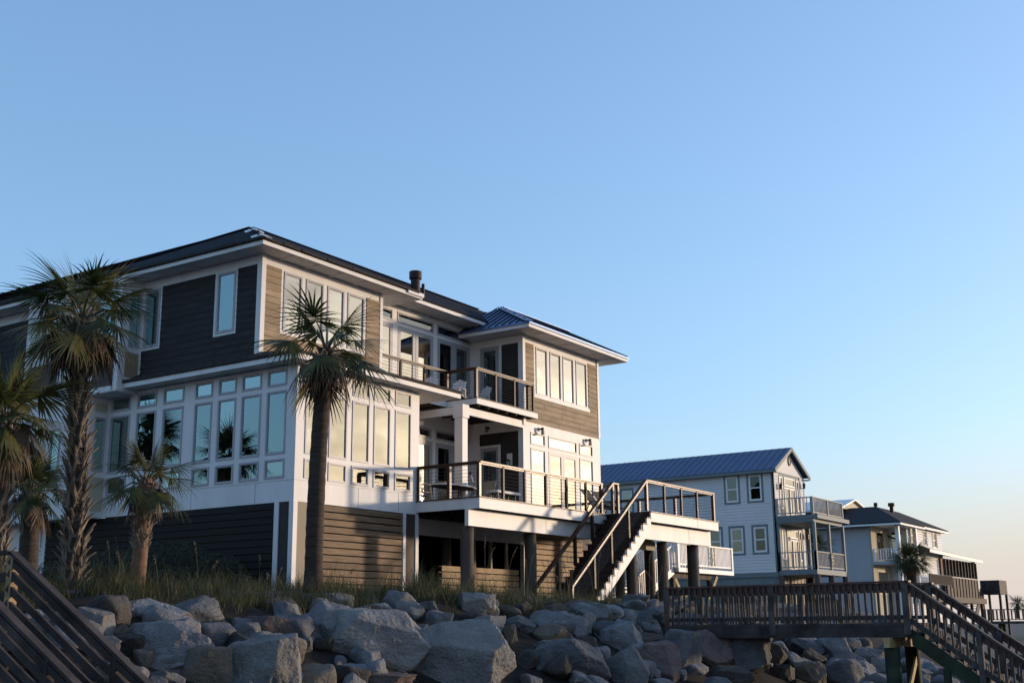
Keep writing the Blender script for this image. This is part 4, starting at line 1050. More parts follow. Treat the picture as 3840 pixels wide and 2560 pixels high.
palm('cabbage_palm', at(170, 2337, 1420), at(170, 2337, 1385), 1.45, 'tiny far palm at the right picture edge', 73, 0.25, boots=0, nfr=24, ndead=4, olive=0.0, dense=18, boot_top=False)
palm('cabbage_palm', at(92, 1868, 1330), at(92, 1872, 1252), 1.5, 'palm seen through the lower porch of the blue roofed house', 83, 0.3, boots=0, nfr=26, ndead=4, olive=0.1, dense=18, boot_top=False)
# two palms left of the picture, seen mirrored in the big side windows
palm('cabbage_palm', (12.2, 36.6, .6), (12.2, 36.3, 6.9), 1.5, 'palm seen mirrored in the four big side windows nearest the house corner', 91, 0.2, boots=0.3, nfr=26, ndead=10, olive=0.1)
palm('cabbage_palm', (16.6, 35.9, .6), (16.6, 35.7, 7.1), 1.3, 'palm seen mirrored in the side windows next to the projecting bay', 97, 0.2, boots=0.3, nfr=24, ndead=8, olive=0.1)
# agave
ag = MB(); rg = random.Random(3); c = Vector((28.9, 21.4, 0.62))
for i in range(16):
    a = i * R(137.5); el = R(25 + 55 * (i % 5) / 5); L_ = rg.uniform(.5, .75)
    d = Vector((math.cos(a) * math.cos(el), math.sin(a) * math.cos(el), math.sin(el))); s_ = d.cross(Vector((0, 0, 1))).normalized(); nr = s_.cross(d)
    o = len(ag.v)
    for k in range(5):
        t = k / 4; p = c + d * L_ * t - Vector((0, 0, .12 * t * t)); wv = 0.05 * (0.7 + 1.2 * t * (1 - t) * 2) * (1 - t ** 3)
        ag.v += [tuple(p - s_ * wv), tuple(p - nr * 0.015), tuple(p + s_ * wv)]
    for k in range(4):
        q = o + 3 * k; ag.f += [(q, q + 1, q + 4, q + 3), (q + 1, q + 2, q + 5, q + 4)]
M_AGAVE = leaf_mat('agave_leaf', (0.07, 0.10, 0.095), (0.12, 0.16, 0.15))
tag(ag.build('agave', M_AGAVE, fixn=False), 'blue green spiky agave growing in the shade under the deck', 'agave')
# dark shrubs along the slatted side
M_SHRUB = leaf_mat('shrub_leaf', (0.016, 0.024, 0.010), (0.04, 0.05, 0.02))
def shrub(pts, label, seed, n):
    rg = random.Random(seed); s_ = MB()
    for _ in range(n):
        px, py, pz, rx, rz = rg.choice(pts)
        while True:
            v = Vector((rg.uniform(-1, 1), rg.uniform(-1, 1), rg.uniform(-0.6, 1)))
            if 0.45 < v.length < 1: break
        p = Vector((px + v.x * rx, py + v.y * rx, pz + v.z * rz)); a = Vector((rg.uniform(-1, 1), rg.uniform(-1, 1), rg.uniform(-.4, 1))).normalized(); b_ = a.orthogonal().normalized(); L_ = rg.uniform(.05, .10)
        s_.add([p, p + a * L_ * .5 + b_ * L_ * .28, p + a * L_, p + a * L_ * .5 - b_ * L_ * .28], [(0, 1, 2, 3)])
    o = s_.build('shrub', M_SHRUB, fixn=False); tag(o, label, 'shrub', 'shrubs by the slatted base')
shrub([(21.9, 23.7, 1.25, .8, .7), (21.6, 24.7, 1.5, .85, .8), (21.4, 25.8, 1.45, .95, .85), (21.9, 23.0, .95, .6, .45), (21.0, 24.2, 1.0, .8, .6)], 'low dark shrub at the slatted base between the short palm and the house corner', 5, 14000)
shrub([(21.4, 27.0, 1.4, .95, .8), (21.2, 28.1, 1.25, .95, .75), (20.8, 29.3, 1.15, .95, .7), (20.4, 30.5, 1.1, .95, .7)], 'low dark shrub at the slatted base behind the stubbly palm trunk', 6, 13000)
# grass on the dune edge
M_GRASS = leaf_mat('dune_grass', (0.028, 0.038, 0.014), (0.125, 0.118, 0.05), 0.6, 0.3)
gm = MB(); rg = random.Random(9)
def blade(p, h, lean, w_):
    a = rg.uniform(0, 6.28); d = Vector((math.cos(a), math.sin(a), 0)); s_ = Vector((-d.y, d.x, 0)); o = len(gm.v)
    for k in range(5):
        t = k / 4; q = p + Vector((0, 0, h * t * (1 - .25 * lean * t))) + d * h * lean * t * t; ww = w_ * (1 - t) + 0.0008
        gm.v += [tuple(q - s_ * ww), tuple(q + s_ * ww)]
    for k in range(4): q = o + 2 * k; gm.f.append((q, q + 1, q + 3, q + 2))
tufts = 0
while tufts < 1500:
    X = rg.uniform(10.5, 31.5); Y = crest(X) + rg.triangular(-0.5, 6.0, 0.3)
    if X > 22.6 and Y > 21.6: continue
    if X > 26.0 and Y < 17.8 and rg.random() < 0.55: continue
    if X > 28.2 and Y > 17.2 and rg.random() < 0.85: continue
    dn = mnoise.noise(Vector((X * .7, Y * .7, 3)))
    if dn < -0.12: continue
    tufts += 1; sc_ = rg.choice((.5, .7, .9, 1.1, 1.35)) * (1 + .6 * dn) * (0.7 if X > 25 else 1) * (0.6 if Y > crest(X) + 2 else 1)
    for _ in range(rg.randint(7, 15)):
        x_, y_ = X + rg.gauss(0, .07), Y + rg.gauss(0, .07)
        blade(Vector((x_, y_, terr(x_, y_) - .03)), sc_ * rg.uniform(.25, .62), rg.uniform(.15, .95), 0.0065)
tag(gm.build('grass', M_GRASS, fixn=False), kind='stuff')
# tall sea oats
M_OAT = leaf_mat('dry_oat_stem', (0.14, 0.105, 0.065), (0.26, 0.2, 0.13), 0.7, 0.3)
def oats(p, h, lx, ly, seed):
    rg2 = random.Random(seed); p = Vector(p); s_ = MB(); pts = [p + Vector((lx * t * t, ly * t * t, h * t - 0.1 * h * t ** 4)) for t in [i / 8 for i in range(9)]]
    s_.tube(pts, 0.006, 5, 0.003)
    for i in range(26):
        t = 0.76 + 0.24 * i / 26; b_ = p + Vector((lx * t * t, ly * t * t, h * t - 0.1 * h * t ** 4)); a = rg2.uniform(0, 6.28)
        d = Vector((math.cos(a) * .6, math.sin(a) * .6, rg2.uniform(-.9, .2))).normalized(); L_ = rg2.uniform(.02, .05); q = d.orthogonal().normalized() * .009
        s_.add([b_, b_ + d * L_ * .5 + q, b_ + d * L_, b_ + d * L_ * .5 - q], [(0, 1, 2, 3)])
    o = s_.build('sea_oat_stem', M_OAT, fixn=False)
    tag(o, 'tall dry sea oat stem with a seed head rising from the dune grass', 'sea oats', 'sea oat stems')
for i in range(34):
    if i < 10: X = rg.uniform(13.5, 20.5); Y = crest(X) + rg.uniform(.2, 1.8)
    elif i < 28: X = rg.uniform(25.5, 31.5); Y = rg.uniform(16.5, 19.2)
    else: X = rg.uniform(32, 36); Y = rg.uniform(16.2, 17.8)
    oats((X, Y, terr(X, Y)), rg.uniform(1.0, 1.75) if i >= 10 else rg.uniform(.7, 1.25), rg.uniform(-.3, .35), rg.uniform(-.3, .3), i)
for i in range(7):
    X, Y = rg.uniform(29.0, 31.2), rg.uniform(16.2, 18.2); oats((X, Y, terr(X, Y)), rg.uniform(.6, 1.5), rg.uniform(-.6, .2), rg.uniform(-.4, .4), 60 + i)

# dry reed litter caught between the boulders
lit = MB(); rg = random.Random(31)
for cx_, cy_, spread, nn_ in ((990, 1448, 46, 60), (1180, 1490, 40, 60), (640, 1392, 70, 60), (1120, 1412, 40, 36), (1240, 1398, 60, 40), (470, 1404, 50, 40), (1110, 1462, 30, 30), (905, 1545, 40, 40)):
    t_, p_ = hit_bank(cx_, cy_)
    if t_ is None: continue
    for _ in range(nn_):
        c_ = Vector(dray(cx_ + rg.gauss(0, spread * .5), cy_ + rg.gauss(0, spread * .25)) * (t_ - .35 + rg.uniform(-.25, .25))); a_ = rg.uniform(-.9, .5)
        d_ = (RGT * math.cos(a_) + Vector((0, 0, 1)) * math.sin(a_) * .7 + FWD * rg.uniform(-.6, .6)).normalized(); L_ = rg.uniform(.12, .42)
        lit.tube([c_ - d_ * L_ * .5, c_ + Vector((0, 0, rg.uniform(-.04, .04))), c_ + d_ * L_ * .5], rg.uniform(.003, .006), 4, .002, cap=False)
M_REED = leaf_mat('dry_reed', (0.05, 0.034, 0.02), (0.15, 0.105, 0.062), 0.8, 0.1)
tag(lit.build('dry_grass', M_REED, fixn=False), kind='stuff')
# ================================================================ boardwalk and beach stairs on the right
def balusters(parent, pts, sec, m, name='baluster'):
    """equal upright sticks: pts are base points; sec = (half x, half y, height)"""
    b_ = MB(); b_.box(-sec[0], sec[0], -sec[1], sec[1], 0, sec[2]); me = None
    for p in pts:
        if me is None:
            o = b_.build(name, m); me = o.data
        else: o = bpy.data.objects.new(name, me); COL.objects.link(o)
        o.parent = parent; q = Vector(p) - ORG[parent.name]; o.location = q
        ORG[o.name] = ORG[parent.name]
XN, XF, YE, YS = 28.0, 29.94, 7.9, 14.0
bw = thing('boardwalk', 'weathered grey wooden boardwalk with red brown capped railing running out over the boulders', 'boardwalk', (29, 11, -0.2))
b = MB()
for i in range(int((YS - YE) / 0.15)): b.box(XN - .02, XF + .02, YE + i * .15, YE + i * .15 + .14, -0.02, 0.02)
b.build('deck_board', M_WOOD, bw)
b = MB(); b.box(XN - .03, XN + .02, YE, YS, -0.30, -0.02); b.box(XF - .02, XF + .03, YE, YS, -0.30, -0.02); b.build('side_beam', M_WOODD, bw)
for x in (XN, XF):
    b = MB(); b.box(x - .09, x + .09, YE - .05, YS, 0.91, 0.95); b.build('handrail', M_CAPW, bw)
    b = MB(); b.box(x + .0, x + .04, YE, YS, 0.74, 0.905); b.build('top_rail', M_CAPW, bw)
    b = MB(); b.box(x - .02, x + .02, YE, YS, 0.10, 0.19); b.build('bottom_rail', M_WOOD, bw)
    for y in (YE + .06, 11.15, 13.92):
        q = MB(); q.box(x - .09, x + .02, y - .075, y + .075, -0.24, 0.905); q.build('rail_post', M_WOOD, bw)
    ys = [YE + .22 + i * .152 for i in range(39)]
    balusters(bw, [(x - .045, y + random.uniform(-.008, .008), 0.03) for y in ys if min(abs(y - q) for q in (YE + .06, 11.15, 13.92)) > .1], (.02, .022, .86), M_WOOD)
for y, ln in ((8.4, 0),):
    b = MB(); b.box(XN - .25, XF + .25, y - .07, y + .07, -0.52, -0.30); b.build('cross_beam', M_YELW, bw)
    for x in (XN + .1, XF - .25):
        q = MB(); q.tube([(x, y, -2.2), (x, y, -.52)], .17, 14); q.build('support_post', M_GREENW, bw, smooth=True)
b = MB(); b.beam((XF - .05, 8.3, -.55), (XN + .4, 8.3, -1.9), .05, .14); b.build('brace', M_YELW, bw)
bs = thing('beach_stairs', 'wooden stairs with slatted railings going down from the boardwalk end to the sand', 'stairs', (29, 6.5, -1))
sl_ = 0.735; ye = 5.25
for x in (XN, XF):
    z0 = -0.05; z1 = z0 - (YE - ye) * sl_
    b = MB(); b.prism([(YE, z0 - .05), (YE, z0 - .42), (ye, z1 - .42), (ye, z1 - .05)], 'x', x - .03, x + .02); b.build('stringer', M_GREENW, bs)
    b = MB(); b.beam((x, YE + .03, .93), (x, ye, .93 - (YE + .03 - ye) * sl_), .18, .045); b.build('handrail', M_WOOD if x == XN else M_WOOD, bs)
    b = MB(); b.beam((x + .02, YE, .80), (x + .02, ye, .80 - (YE - ye) * sl_), .04, .16); b.build('top_rail', M_CAPW, bs)
    b = MB(); b.beam((x - .01, YE, .08), (x - .01, ye, .08 - (YE - ye) * sl_), .04, .12); b.build('bottom_rail', M_WOOD, bs)
    balusters(bs, [(x - .045, YE - .14 - i * .15, .0 - (.14 + i * .15) * sl_) for i in range(17)], (.02, .022, .82), M_WOOD)
    for y in (6.45,):
        q = MB(); q.box(x - .09, x + .02, y - .06, y + .06, -2.0, .88 - (YE - y) * sl_); q.build('rail_post', M_WOOD, bs)
    for y in (7.2, 6.2):
        q = MB(); q.box(x - .07, x + .07, y - .07, y + .07, -2.2, -.45 - (YE - y) * sl_); q.build('support_post', M_GREENW, bs)
for i in range(10):
    y = YE - i * .26; t = MB(); t.box(XN, XF, y - .29, y, -0.19 * (i + 1) - .04 + .02, -0.19 * (i + 1) + .02); t.build('tread', M_WOOD, bs)
    if i < 10:
        t = MB(); t.box(XN + .02, XF - .02, y - .03, y - .005, -0.19 * (i + 1) + .02, -0.19 * i - .02); t.build('riser', M_WOOD, bs)

# ================================================================ wooden stairs at the left edge
lsr = thing('side_stairs', 'dark weathered wooden stairs with plank railings at the lower left corner', 'stairs', (7.5, 11, -0.4))
P0 = Vector((7.84, 11.60, 0.83)); dv = Vector((math.sin(R(12)), -math.cos(R(12)), -0.72)); hz = Vector((dv.x, dv.y, 0)).normalized(); sdv = Vector((hz.y, -hz.x, 0))
# sdv points from the far rail to the near rail side
if sdv.x > 0: sdv = -sdv
Ln = 2.9; WD = 0.95
def rails(off, lead, tag_):
    a = P0 + sdv * off; e = a + dv * Ln
    b = MB(); b.beam(a, e, .11, .035); b.build('handrail', M_WOODD, lsr)
    b = MB(); b.beam(a - Vector((0, 0, .08)) + sdv * .03, e - Vector((0, 0, .08)) + sdv * .03, .035, .065); b.build('top_rail', M_WOODD, lsr)
    for k in (1, 2, 3, 4, 5):
        z = Vector((0, 0, -.05 - .155 * k)); b = MB(); b.beam(a + z + sdv * .03, e + z + sdv * .03, .035, .075); b.build('plank_rail', M_WOODD, lsr)
    for s_ in (0.02, 1.45, 2.8):
        p = a + dv * s_; b = MB(); b.box(p.x - .045, p.x + .045, p.y - .045, p.y + .045, p.z - 1.0, p.z - .02); b.build('rail_post', M_SLAT if s_ < 1 else M_WOODD, lsr)  # first post in brighter tan wood, painting in the orange sunlight on it
    # level run back to the dune
    q = a + Vector((-hz.x, -hz.y, 0)) * 2.2
    b = MB(); b.beam(q, a, .15, .04); b.build('handrail', M_WOODD, lsr)
    for k in (1, 2, 3):
        z = Vector((0, 0, -.06 - .2 * k)); b = MB(); b.beam(q + z, a + z, .035, .10); b.build('plank_rail', M_WOODD, lsr)
rails(0, 0, 'far'); rails(WD, 0, 'near')
for off in (0.06, WD - .06):
    a = P0 + sdv * off - Vector((0, 0, 0.98)); b = MB(); b.beam(a, a + dv * Ln, .04, .24); b.build('stringer', M_WOODD, lsr)
for i in range(11):
    p = P0 + dv * (i * .255 + .1) - Vector((0, 0, .92)); b = MB(); c = p + sdv * WD / 2
    b.beam(p + sdv * .04, p + sdv * (WD - .04), .25, .035); b.build('tread', M_WOODD, lsr)
# ================================================================ the blue roofed neighbour
M_BSID = mat('pale_grey_siding', (0.60, 0.605, 0.615), 0.6, 0.05, 1.0)
M_BTRIM = mat('slate_green_trim', (0.15, 0.185, 0.195), 0.6, 0.08, 1.5)
M_BROOF = mat('blue_metal_roof', (0.075, 0.112, 0.195), 0.45, 0.10, 1.0, metal=0.2)
M_BRAIL = mat('grey_painted_rail', (0.30, 0.30, 0.295), 0.6, 0.1, 3)
M_VINYL = mat('white_vinyl', (0.72, 0.72, 0.72), 0.4, 0.03, 2)
M_ORN = mat('cream_ornament', (0.60, 0.50, 0.34), 0.6, 0.1, 5)
M_CURTG = mat('pale_green_curtain', (0.42, 0.47, 0.44), 0.8, 0.12, 3, (8, 8, .4))
XB, YB, XR = 63.33, 24.75, 68.05
LBH, RBH = ('L', XB), ('R', YB)
nb = thing('neighbour_house', 'narrow pale grey clapboard house with blue metal roof and two stacked beach porches, second house', 'house', (65.7, 30, 0.8))
wl = MB(); trm = MB(); core = MB()
wL = [(26.83, 27.58, 6.71, 8.17), (25.44, 26.2, 6.72, 8.17), (26.68, 27.43, 3.88, 5.28), (25.31, 26.06, 3.89, 5.28), (28.0, 28.75, 3.89, 5.28), (33.56, 34.24, 6.6, 7.85)]
wR = [(64.22, 64.72, 6.3, 8.1), (64.95, 66.6, 7.62, 8.12), (64.95, 66.6, 5.85, 7.55), (66.85, 67.25, 6.3, 8.1), (64.15, 64.6, 3.5, 5.22), (64.95, 66.6, 4.72, 5.2), (64.95, 66.6, 2.95, 4.65), (66.8, 67.2, 3.5, 5.22)]
hl = [(a - .11, b - -.11, c - .11, d + .13) for a, b, c, d in wL]
lap(wl, LBH, YB + .1, 40, 2.8, 8.35, hl, ex=.17, joints=False, th=.034); lap(wl, RBH, XB + .12, XR - .1, 2.8, 8.35, [(64.05, 67.4, 5.8, 8.3), (64.0, 67.35, 2.9, 5.4)], ex=.17, joints=False, th=.034)
# gable triangle
gb = MB(); gb.prism([(XB, 8.35), (XR, 8.35), ((XB + XR) / 2, 9.72)], 'y', YB - .015, YB + .1); gb.build('gable_wall', M_BSID, nb)
wl.build('siding', M_BSID, nb)
core.box(XB + .25, XR - .1, YB + .25, 40, .5, 8.3); core.build('interior_wall', M_INT, nb)
for (a, b, c, d) in hl:
    trm.pbox(LBH, a, a + .11, -.03, .035, c, d); trm.pbox(LBH, b - .11, b, -.03, .035, c, d); trm.pbox(LBH, a + .11, b - .11, -.03, .035, d - .13, d); trm.pbox(LBH, a + .11, b - .11, -.03, .035, c, c + .11)
trm.pbox(LBH, YB - .03, YB + .12, -.03, .035, 2.8, 8.3); trm.pbox(RBH, XB - .035, XB + .12, -.03, .03, 2.8, 8.35); trm.pbox(RBH, XR - .12, XR, -.03, .03, 2.8, 8.35)
for (x0, x1, z0, z1) in ((64.05, 67.4, 5.8, 8.3), (64.0, 67.35, 2.9, 5.4)):
    trm.pbox(RBH, x0, x1, -.06, -.02, z0, z1)
trm.pbox(LBH, YB, 40, -.2, .03, 2.55, 2.8)
trm.build('trim', M_BTRIM, nb)
for w_ in wL: window(nb, LBH, *w_, fw=.085, glass=M_GLASSD, mframe=M_VINYL, blind=M_CURTG, blind_z=((w_[2] + w_[3]) / 2, w_[3] - .05), mid=True, proud=.02)
for i, w_ in enumerate(wR): window(nb, RBH, *w_, fw=.06, glass=M_GLASST, mframe=M_VINYL, proud=.02, kind='sliding_door' if i in (2, 6) else 'window')
for z0, z1 in ((5.9, 7.5), (3.0, 4.6)):
    b = MB(); b.pbox(RBH, 65.74, 65.82, -.06, .03, z0, z1); b.build('door_stile', M_VINYL, nb)
# ground storey panels
b = MB(); b.pbox(LBH, YB, 40, -.25, -.05, .3, 2.55); b.build('base_panel', M_BTRIM, nb)
b = MB()
for i in range(18): b.pbox(LBH, YB + .2 + i * .8, YB + .26 + i * .8, -.05, -.03, .3, 2.55)
b.build('base_batten', M_BTRIM, nb)
b = MB(); b.box(XB + .25, XR, YB + .05, YB + .1, .3, 2.8); b.build('base_front', M_TAN, nb)
b = MB()
for i in range(6): b.box(64.6 + i * .55, 64.66 + i * .55, YB + .03, YB + .05, .4, 2.6)
b.build('base_slat', M_DARK, nb)
xm = (XB + XR) / 2; ov = .38; ye0 = YB - .32
b = MB(); b.slab([(XB - ov, ye0, 8.40), (xm, ye0, 9.86), (xm, 40, 9.86), (XB - ov, 40, 8.40)], .05); b.slab([(XR + ov, ye0, 8.40), (XR + ov, 40, 8.40), (xm, 40, 9.86), (xm, ye0, 9.86)], .05)
rfb = b.build('roof', M_BROOF, nb)
b = MB()
for i in range(36):
    y = YB + i * .42; b.beam((XB - ov, y, 8.41), (xm, y, 9.87), .03, .03)
b.build('roof_rib', M_BROOF, rfb)
b = MB(); b.beam((XB - ov, ye0 + .02, 8.30), (xm, ye0 + .02, 9.76), .06, .2); b.beam((XR + ov, ye0 + .02, 8.30), (xm, ye0 + .02, 9.76), .06, .2); b.build('rake_board', M_BTRIM, nb)
b = MB(); b.box(XB - ov, XB - ov + .04, ye0, 40, 8.2, 8.36); b.box(XB - ov + .04, XB, ye0, 40, 8.2, 8.24); b.box(XR, XR + ov, ye0, 40, 8.2, 8.24); b.build('eave_board', M_BTRIM, nb)
b = MB(); b.tube([(xm + .2, YB - .05, 9.1 + .2 * math.sin(a)) if False else (xm + .2 + .16 * math.cos(a), YB - .05, 9.1 + .24 * math.sin(a)) for a in [i * math.pi / 8 for i in range(17)]], .035, 6); o = b.build('oval_ornament', M_BLACK, nb)
b = MB(); b.prism([(xm + .2 + .13 * math.cos(a), 9.1 + .2 * math.sin(a)) for a in [i * math.pi / 8 for i in range(16)]], 'y', YB - .045, YB - .03); b.build('ornament_face', M_CREAM, o)
def lantern(x, z):
    b = MB(); b.beam((x, YB - .02, z - .1), (x, YB - .16, z - .05), .03, .03); b.tube([(x, YB - .18, z - .12), (x, YB - .18, z + .1)], .07, 6, .09); b.tube([(x, YB - .18, z + .1), (x, YB - .18, z + .26)], .1, 6, .01); b.build('wall_lantern', M_BLACK, nb)
lantern(64.0, 7.45); lantern(67.68, 7.8); lantern(67.65, 4.9)
def post_rail(parent, pts, z, h, step, m, pw=.06, bx=.022, caps=True):
    rl = MB(); sticks = []
    for a, b in zip(pts[:-1], pts[1:]):
        a = Vector((*a, z)); b = Vector((*b, z)); rl.beam(a + Vector((0, 0, h)), b + Vector((0, 0, h)), .11, .05); rl.beam(a + Vector((0, 0, .12)), b + Vector((0, 0, .12)), .04, .06)
        n = max(1, int((b - a).length / step))
        sticks += [a + (b - a) * ((i + .5) / n) + Vector((0, 0, .12)) for i in range(n)]
    o = rl.build('railing', m, parent)
    balusters(o, sticks, (bx, bx, h - .12), m)
    for p in pts:
        q = MB(); q.box(p[0] - pw, p[0] + pw, p[1] - pw, p[1] + pw, z - .05, z + h + .03); q.build('rail_post', m, o)
    return o
yp = 22.62
b = MB(); b.box(XB - .02, XR + .5, 22.35, YB - .03, 5.58, 5.80); b.box(XB, XR, yp, YB - .03, 5.40, 5.58); b.build('upper_porch_floor', M_BTRIM, nb)
post_rail(nb, [(XB + .05, YB - .08), (XB + .05, yp), (65.7, yp), (XR + .1, yp)], 5.8, .93, .19, M_BRAIL)
b = MB(); b.box(XB, XR, yp - .05, YB - .03, 2.62, 2.9); b.build('lower_porch_floor', M_BTRIM, nb)
o = post_rail(nb, [(XB + .06, YB - .08), (XB + .06, yp), (65.67, yp), (XR, yp)], 2.9, .92, .19, M_BRAIL)
for x, y in ((XB + .08, yp), (65.67, yp), (XR - .02, yp), (XB + .08, YB - .12), (XR - .02, YB - .12)):
    b = MB(); b.box(x - .08, x + .08, y - .08, y + .08, 2.9, 5.42); b.build('porch_post', M_BTRIM, nb)
    b = MB(); b.tube([(x, y, .2), (x, y, 2.62)], .17, 12); b.build('pile', M_PILE, nb, smooth=True)
def ornament(parent, x, y, z, s_):
    b = MB()
    for q in (-1, 1):
        b.tube([(x + q * s_ * (.16 + .05 * math.sin(t * 9)), y, z + s_ * t) for t in [i / 10 - .5 for i in range(11)]], .04 * s_, 6)
    for t in (-.3, -.05, .2): b.beam((x - .16 * s_, y, z + t * s_), (x + .16 * s_, y, z + t * s_), .04 * s_, .06 * s_)
    b.build('rail_ornament', M_ORN, parent)
ornament(nb, 65.67, yp - .12, 3.45, .75)
# --- lower open deck of the neighbour, seen behind the piles
nd = thing('neighbour_deck', 'white balustered deck on braced timber legs seen between the round piles', 'deck', (46, 22, 1))
b = MB(); b.box(43.25, 48.55, 21, 24.5, 2.05, 2.24); b.build('floor', M_BRAIL, nd)
b = MB(); b.box(43.25, 48.55, 20.97, 21, 2.06, 2.22); b.build('band', M_VINYL, nd)
post_rail(nd, [(43.3, 24.4), (43.3, 21.04), (48.5, 21.04), (48.5, 24.4)], 2.24, .93, .12, M_VINYL)
b = MB(); b.box(43.2, 47.0, 21.3, 21.42, 1.84, 2.05); b.build('beam', M_PILE, nd)
for x in (43.5, 46.9):
    b = MB(); b.box(x - .08, x + .08, 21.3, 21.46, 0, 1.84); b.build('leg', M_PILE, nd)
for p, q in (((43.6, 21.36, 1.9), (44.4, 21.36, 1.0)), ((47.3, 21.2, 2.0), (46.3, 21.2, .9)), ((45.6, 21.5, 1.9), (44.6, 21.5, .9))):
    b = MB(); b.beam(p, q, .05, .16); b.build('brace', M_YELW, nd)
ornament(nd, 46.4, 20.92, 2.75, .75)
ns = thing('neighbour_stairs', 'white railed wooden steps beside the balustered deck behind the piles', 'stairs', (41, 22.5, 1))
for y in (21.2, 22.4):
    b = MB(); b.beam((43.2, y, 2.1), (39.4, y, .45), .05, .26); b.build('stringer', M_VINYL, ns)
    b = MB(); b.beam((43.2, y, 3.1), (39.4, y, 1.45), .09, .05); b.build('handrail', M_VINYL, ns)
    balusters(ns, [(43.0 - i * .15, y, 2.05 - i * .15 * .434) for i in range(24)], (.02, .02, 1.0), M_VINYL)
for i in range(10):
    b = MB(); b.box(42.8 - i * .38, 43.2 - i * .38, 21.2, 22.4, 2.02 - i * .165, 2.06 - i * .165); b.build('tread', M_BRAIL, ns)

# ================================================================ the third house
M_STUC = mat('shade_toned_stucco', (0.36, 0.37, 0.385), 0.8, 0.05, 0.8)  # side wall stucco with the bluish shade put into its colour
M_STUCW = mat('sun_toned_stucco', (0.40, 0.36, 0.28), 0.8, 0.05, 0.8)  # same stucco on the front, warm sunlight put into its colour
M_ASPH = mat('dark_asphalt_shingle', (0.022, 0.023, 0.028), 0.9, 0.35, 6, bump=0.4, bscale=25)
M_RED = mat('red_brown_screen_wood', (0.13, 0.055, 0.04), 0.7, 0.3, 3)
XC, YC, YW, XW = 100.3, 30.97, 29.5, 105.4
nc = thing('corner_house', 'stucco house with dark shingle roof, white clapboard wing and screened porch, third house', 'house', (108, 33, 0.8))
LC, RC, RW_ = ('L', XC), ('R', YC), ('R', YW)
b = MB(); wall(b, RC, XC, XW, .5, 8.1, [(101.62, 103.75, 5.1, 7.6), (101.4, 104.1, 2.4, 4.31)]); b.build('front_wall', M_STUCW, nc)
b = MB(); b.box(XC, XC + .1, YC + .1, 55, .5, 8.1); b.build('side_wall', M_STUC, nc)
window(nc, RC, 101.62, 103.75, 5.1, 7.6, fw=.08, glass=M_GLASST, mframe=M_CREAM, kind='sliding_door'); window(nc, RC, 101.4, 104.1, 2.4, 4.31, fw=.08, glass=M_GLASST, mframe=M_CREAM, kind='sliding_door')
b = MB(); b.box(XC + .3, 116, 34, 34.2, .5, 8.2); b.build('interior_wall', M_INT, nc)
k = YW / YC
hw = [(29.85, 30.85, 6.1, 7.75)]; hw2 = [(111.9 * k, 113.2 * k, 7.15 * k, 8.5 * k), (116.4 * k, 117.1 * k, 7.1 * k, 8.5 * k), (119.4 * k, 120.6 * k, 7.05 * k, 8.5 * k)]
b = MB(); lap(b, ('L', XW), YW, YC, .5, 8.1, hw, ex=.24, joints=False, th=.07); b.build('clapboard_wall', M_VINYL, nc)
b = MB(); lap(b, RW_, XW, 116.7, .5, 8.3, hw2, ex=.24, joints=False, th=.07); b.build('clapboard_wall', M_VINYL, nc)
window(nc, ('L', XW), *hw[0], glass=M_GLASSD, mframe=M_VINYL, mid=True, fw=.06)
for h in hw2:
    window(nc, RW_, *h, glass=M_GLASS, mframe=M_VINYL, mid=True, fw=.08)
    for x in (h[0] - .3, h[1] + .02):
        b = MB(); b.pbox(RW_, x, x + .28, .03, .06, h[2], h[3]); b.build('shutter', M_BTRIM, nc)
ap = (105.3, 31.9, 9.95)
b = MB()
b.slab([(99.4, 28.2, 8.1), (106.5, 28.2, 8.1), (106.5, 31.9, 9.95), ap], .1)
b.slab([(99.4, 28.2, 8.1), ap, (105.3, 50, 9.95), (99.4, 50, 8.1)], .1)
b.slab([(106.5, 29.0, 8.42), (117.6, 29.0, 8.42), (112.2, 31.9, 9.95), (106.5, 31.9, 9.95)], .1)
b.slab([ap, (112.2, 31.9, 9.95), (117.6, 29.0, 8.42), (117.6, 50, 8.42), (112.2, 50, 9.95), (105.3, 50, 9.95)], .1)
b.build('roof', M_ASPH, nc)
b = MB(); b.box(99.4, 99.47, 28.2, 50, 7.86, 8.02); b.box(99.47, 106.5, 28.2, 28.27, 7.86, 8.02); b.box(106.5, 117.6, 29.0, 29.07, 8.14, 8.33)
b.box(99.47, 106.5, 28.27, YC, 7.97, 8.0); b.box(106.5, 117.6, 29.07, YW, 8.2, 8.24); b.build('eave_board', M_VINYL, nc)
for x, y, z0, z1, r in ((105.0, 31.8, 9.6, 10.25, .1), (107.6, 31.2, 9.3, 10.4, .17)):
    b = MB(); b.tube([(x, y, z0), (x, y, z1 - .3)], r, 10); b.tube([(x, y, z1 - .3), (x, y, z1)], r * 1.7, 10); b.build('roof_vent', M_POSTD, nc)
b = MB(); b.prism([(103.0, 9.8), (111.0, 9.8), (106.6, 10.75)], 'y', 34.3, 34.4); b.build('gable_wall', M_CREAM, nc)
b = MB(); b.slab([(102.2, 34.0, 9.75), (106.5, 34.0, 10.85), (106.5, 44, 10.85), (102.2, 44, 9.75)], .14); b.slab([(111.6, 34.0, 9.75), (111.6, 44, 9.75), (106.5, 44, 10.85), (106.5, 34.0, 10.85)], .14); b.build('gable_roof', M_VINYL, nc)
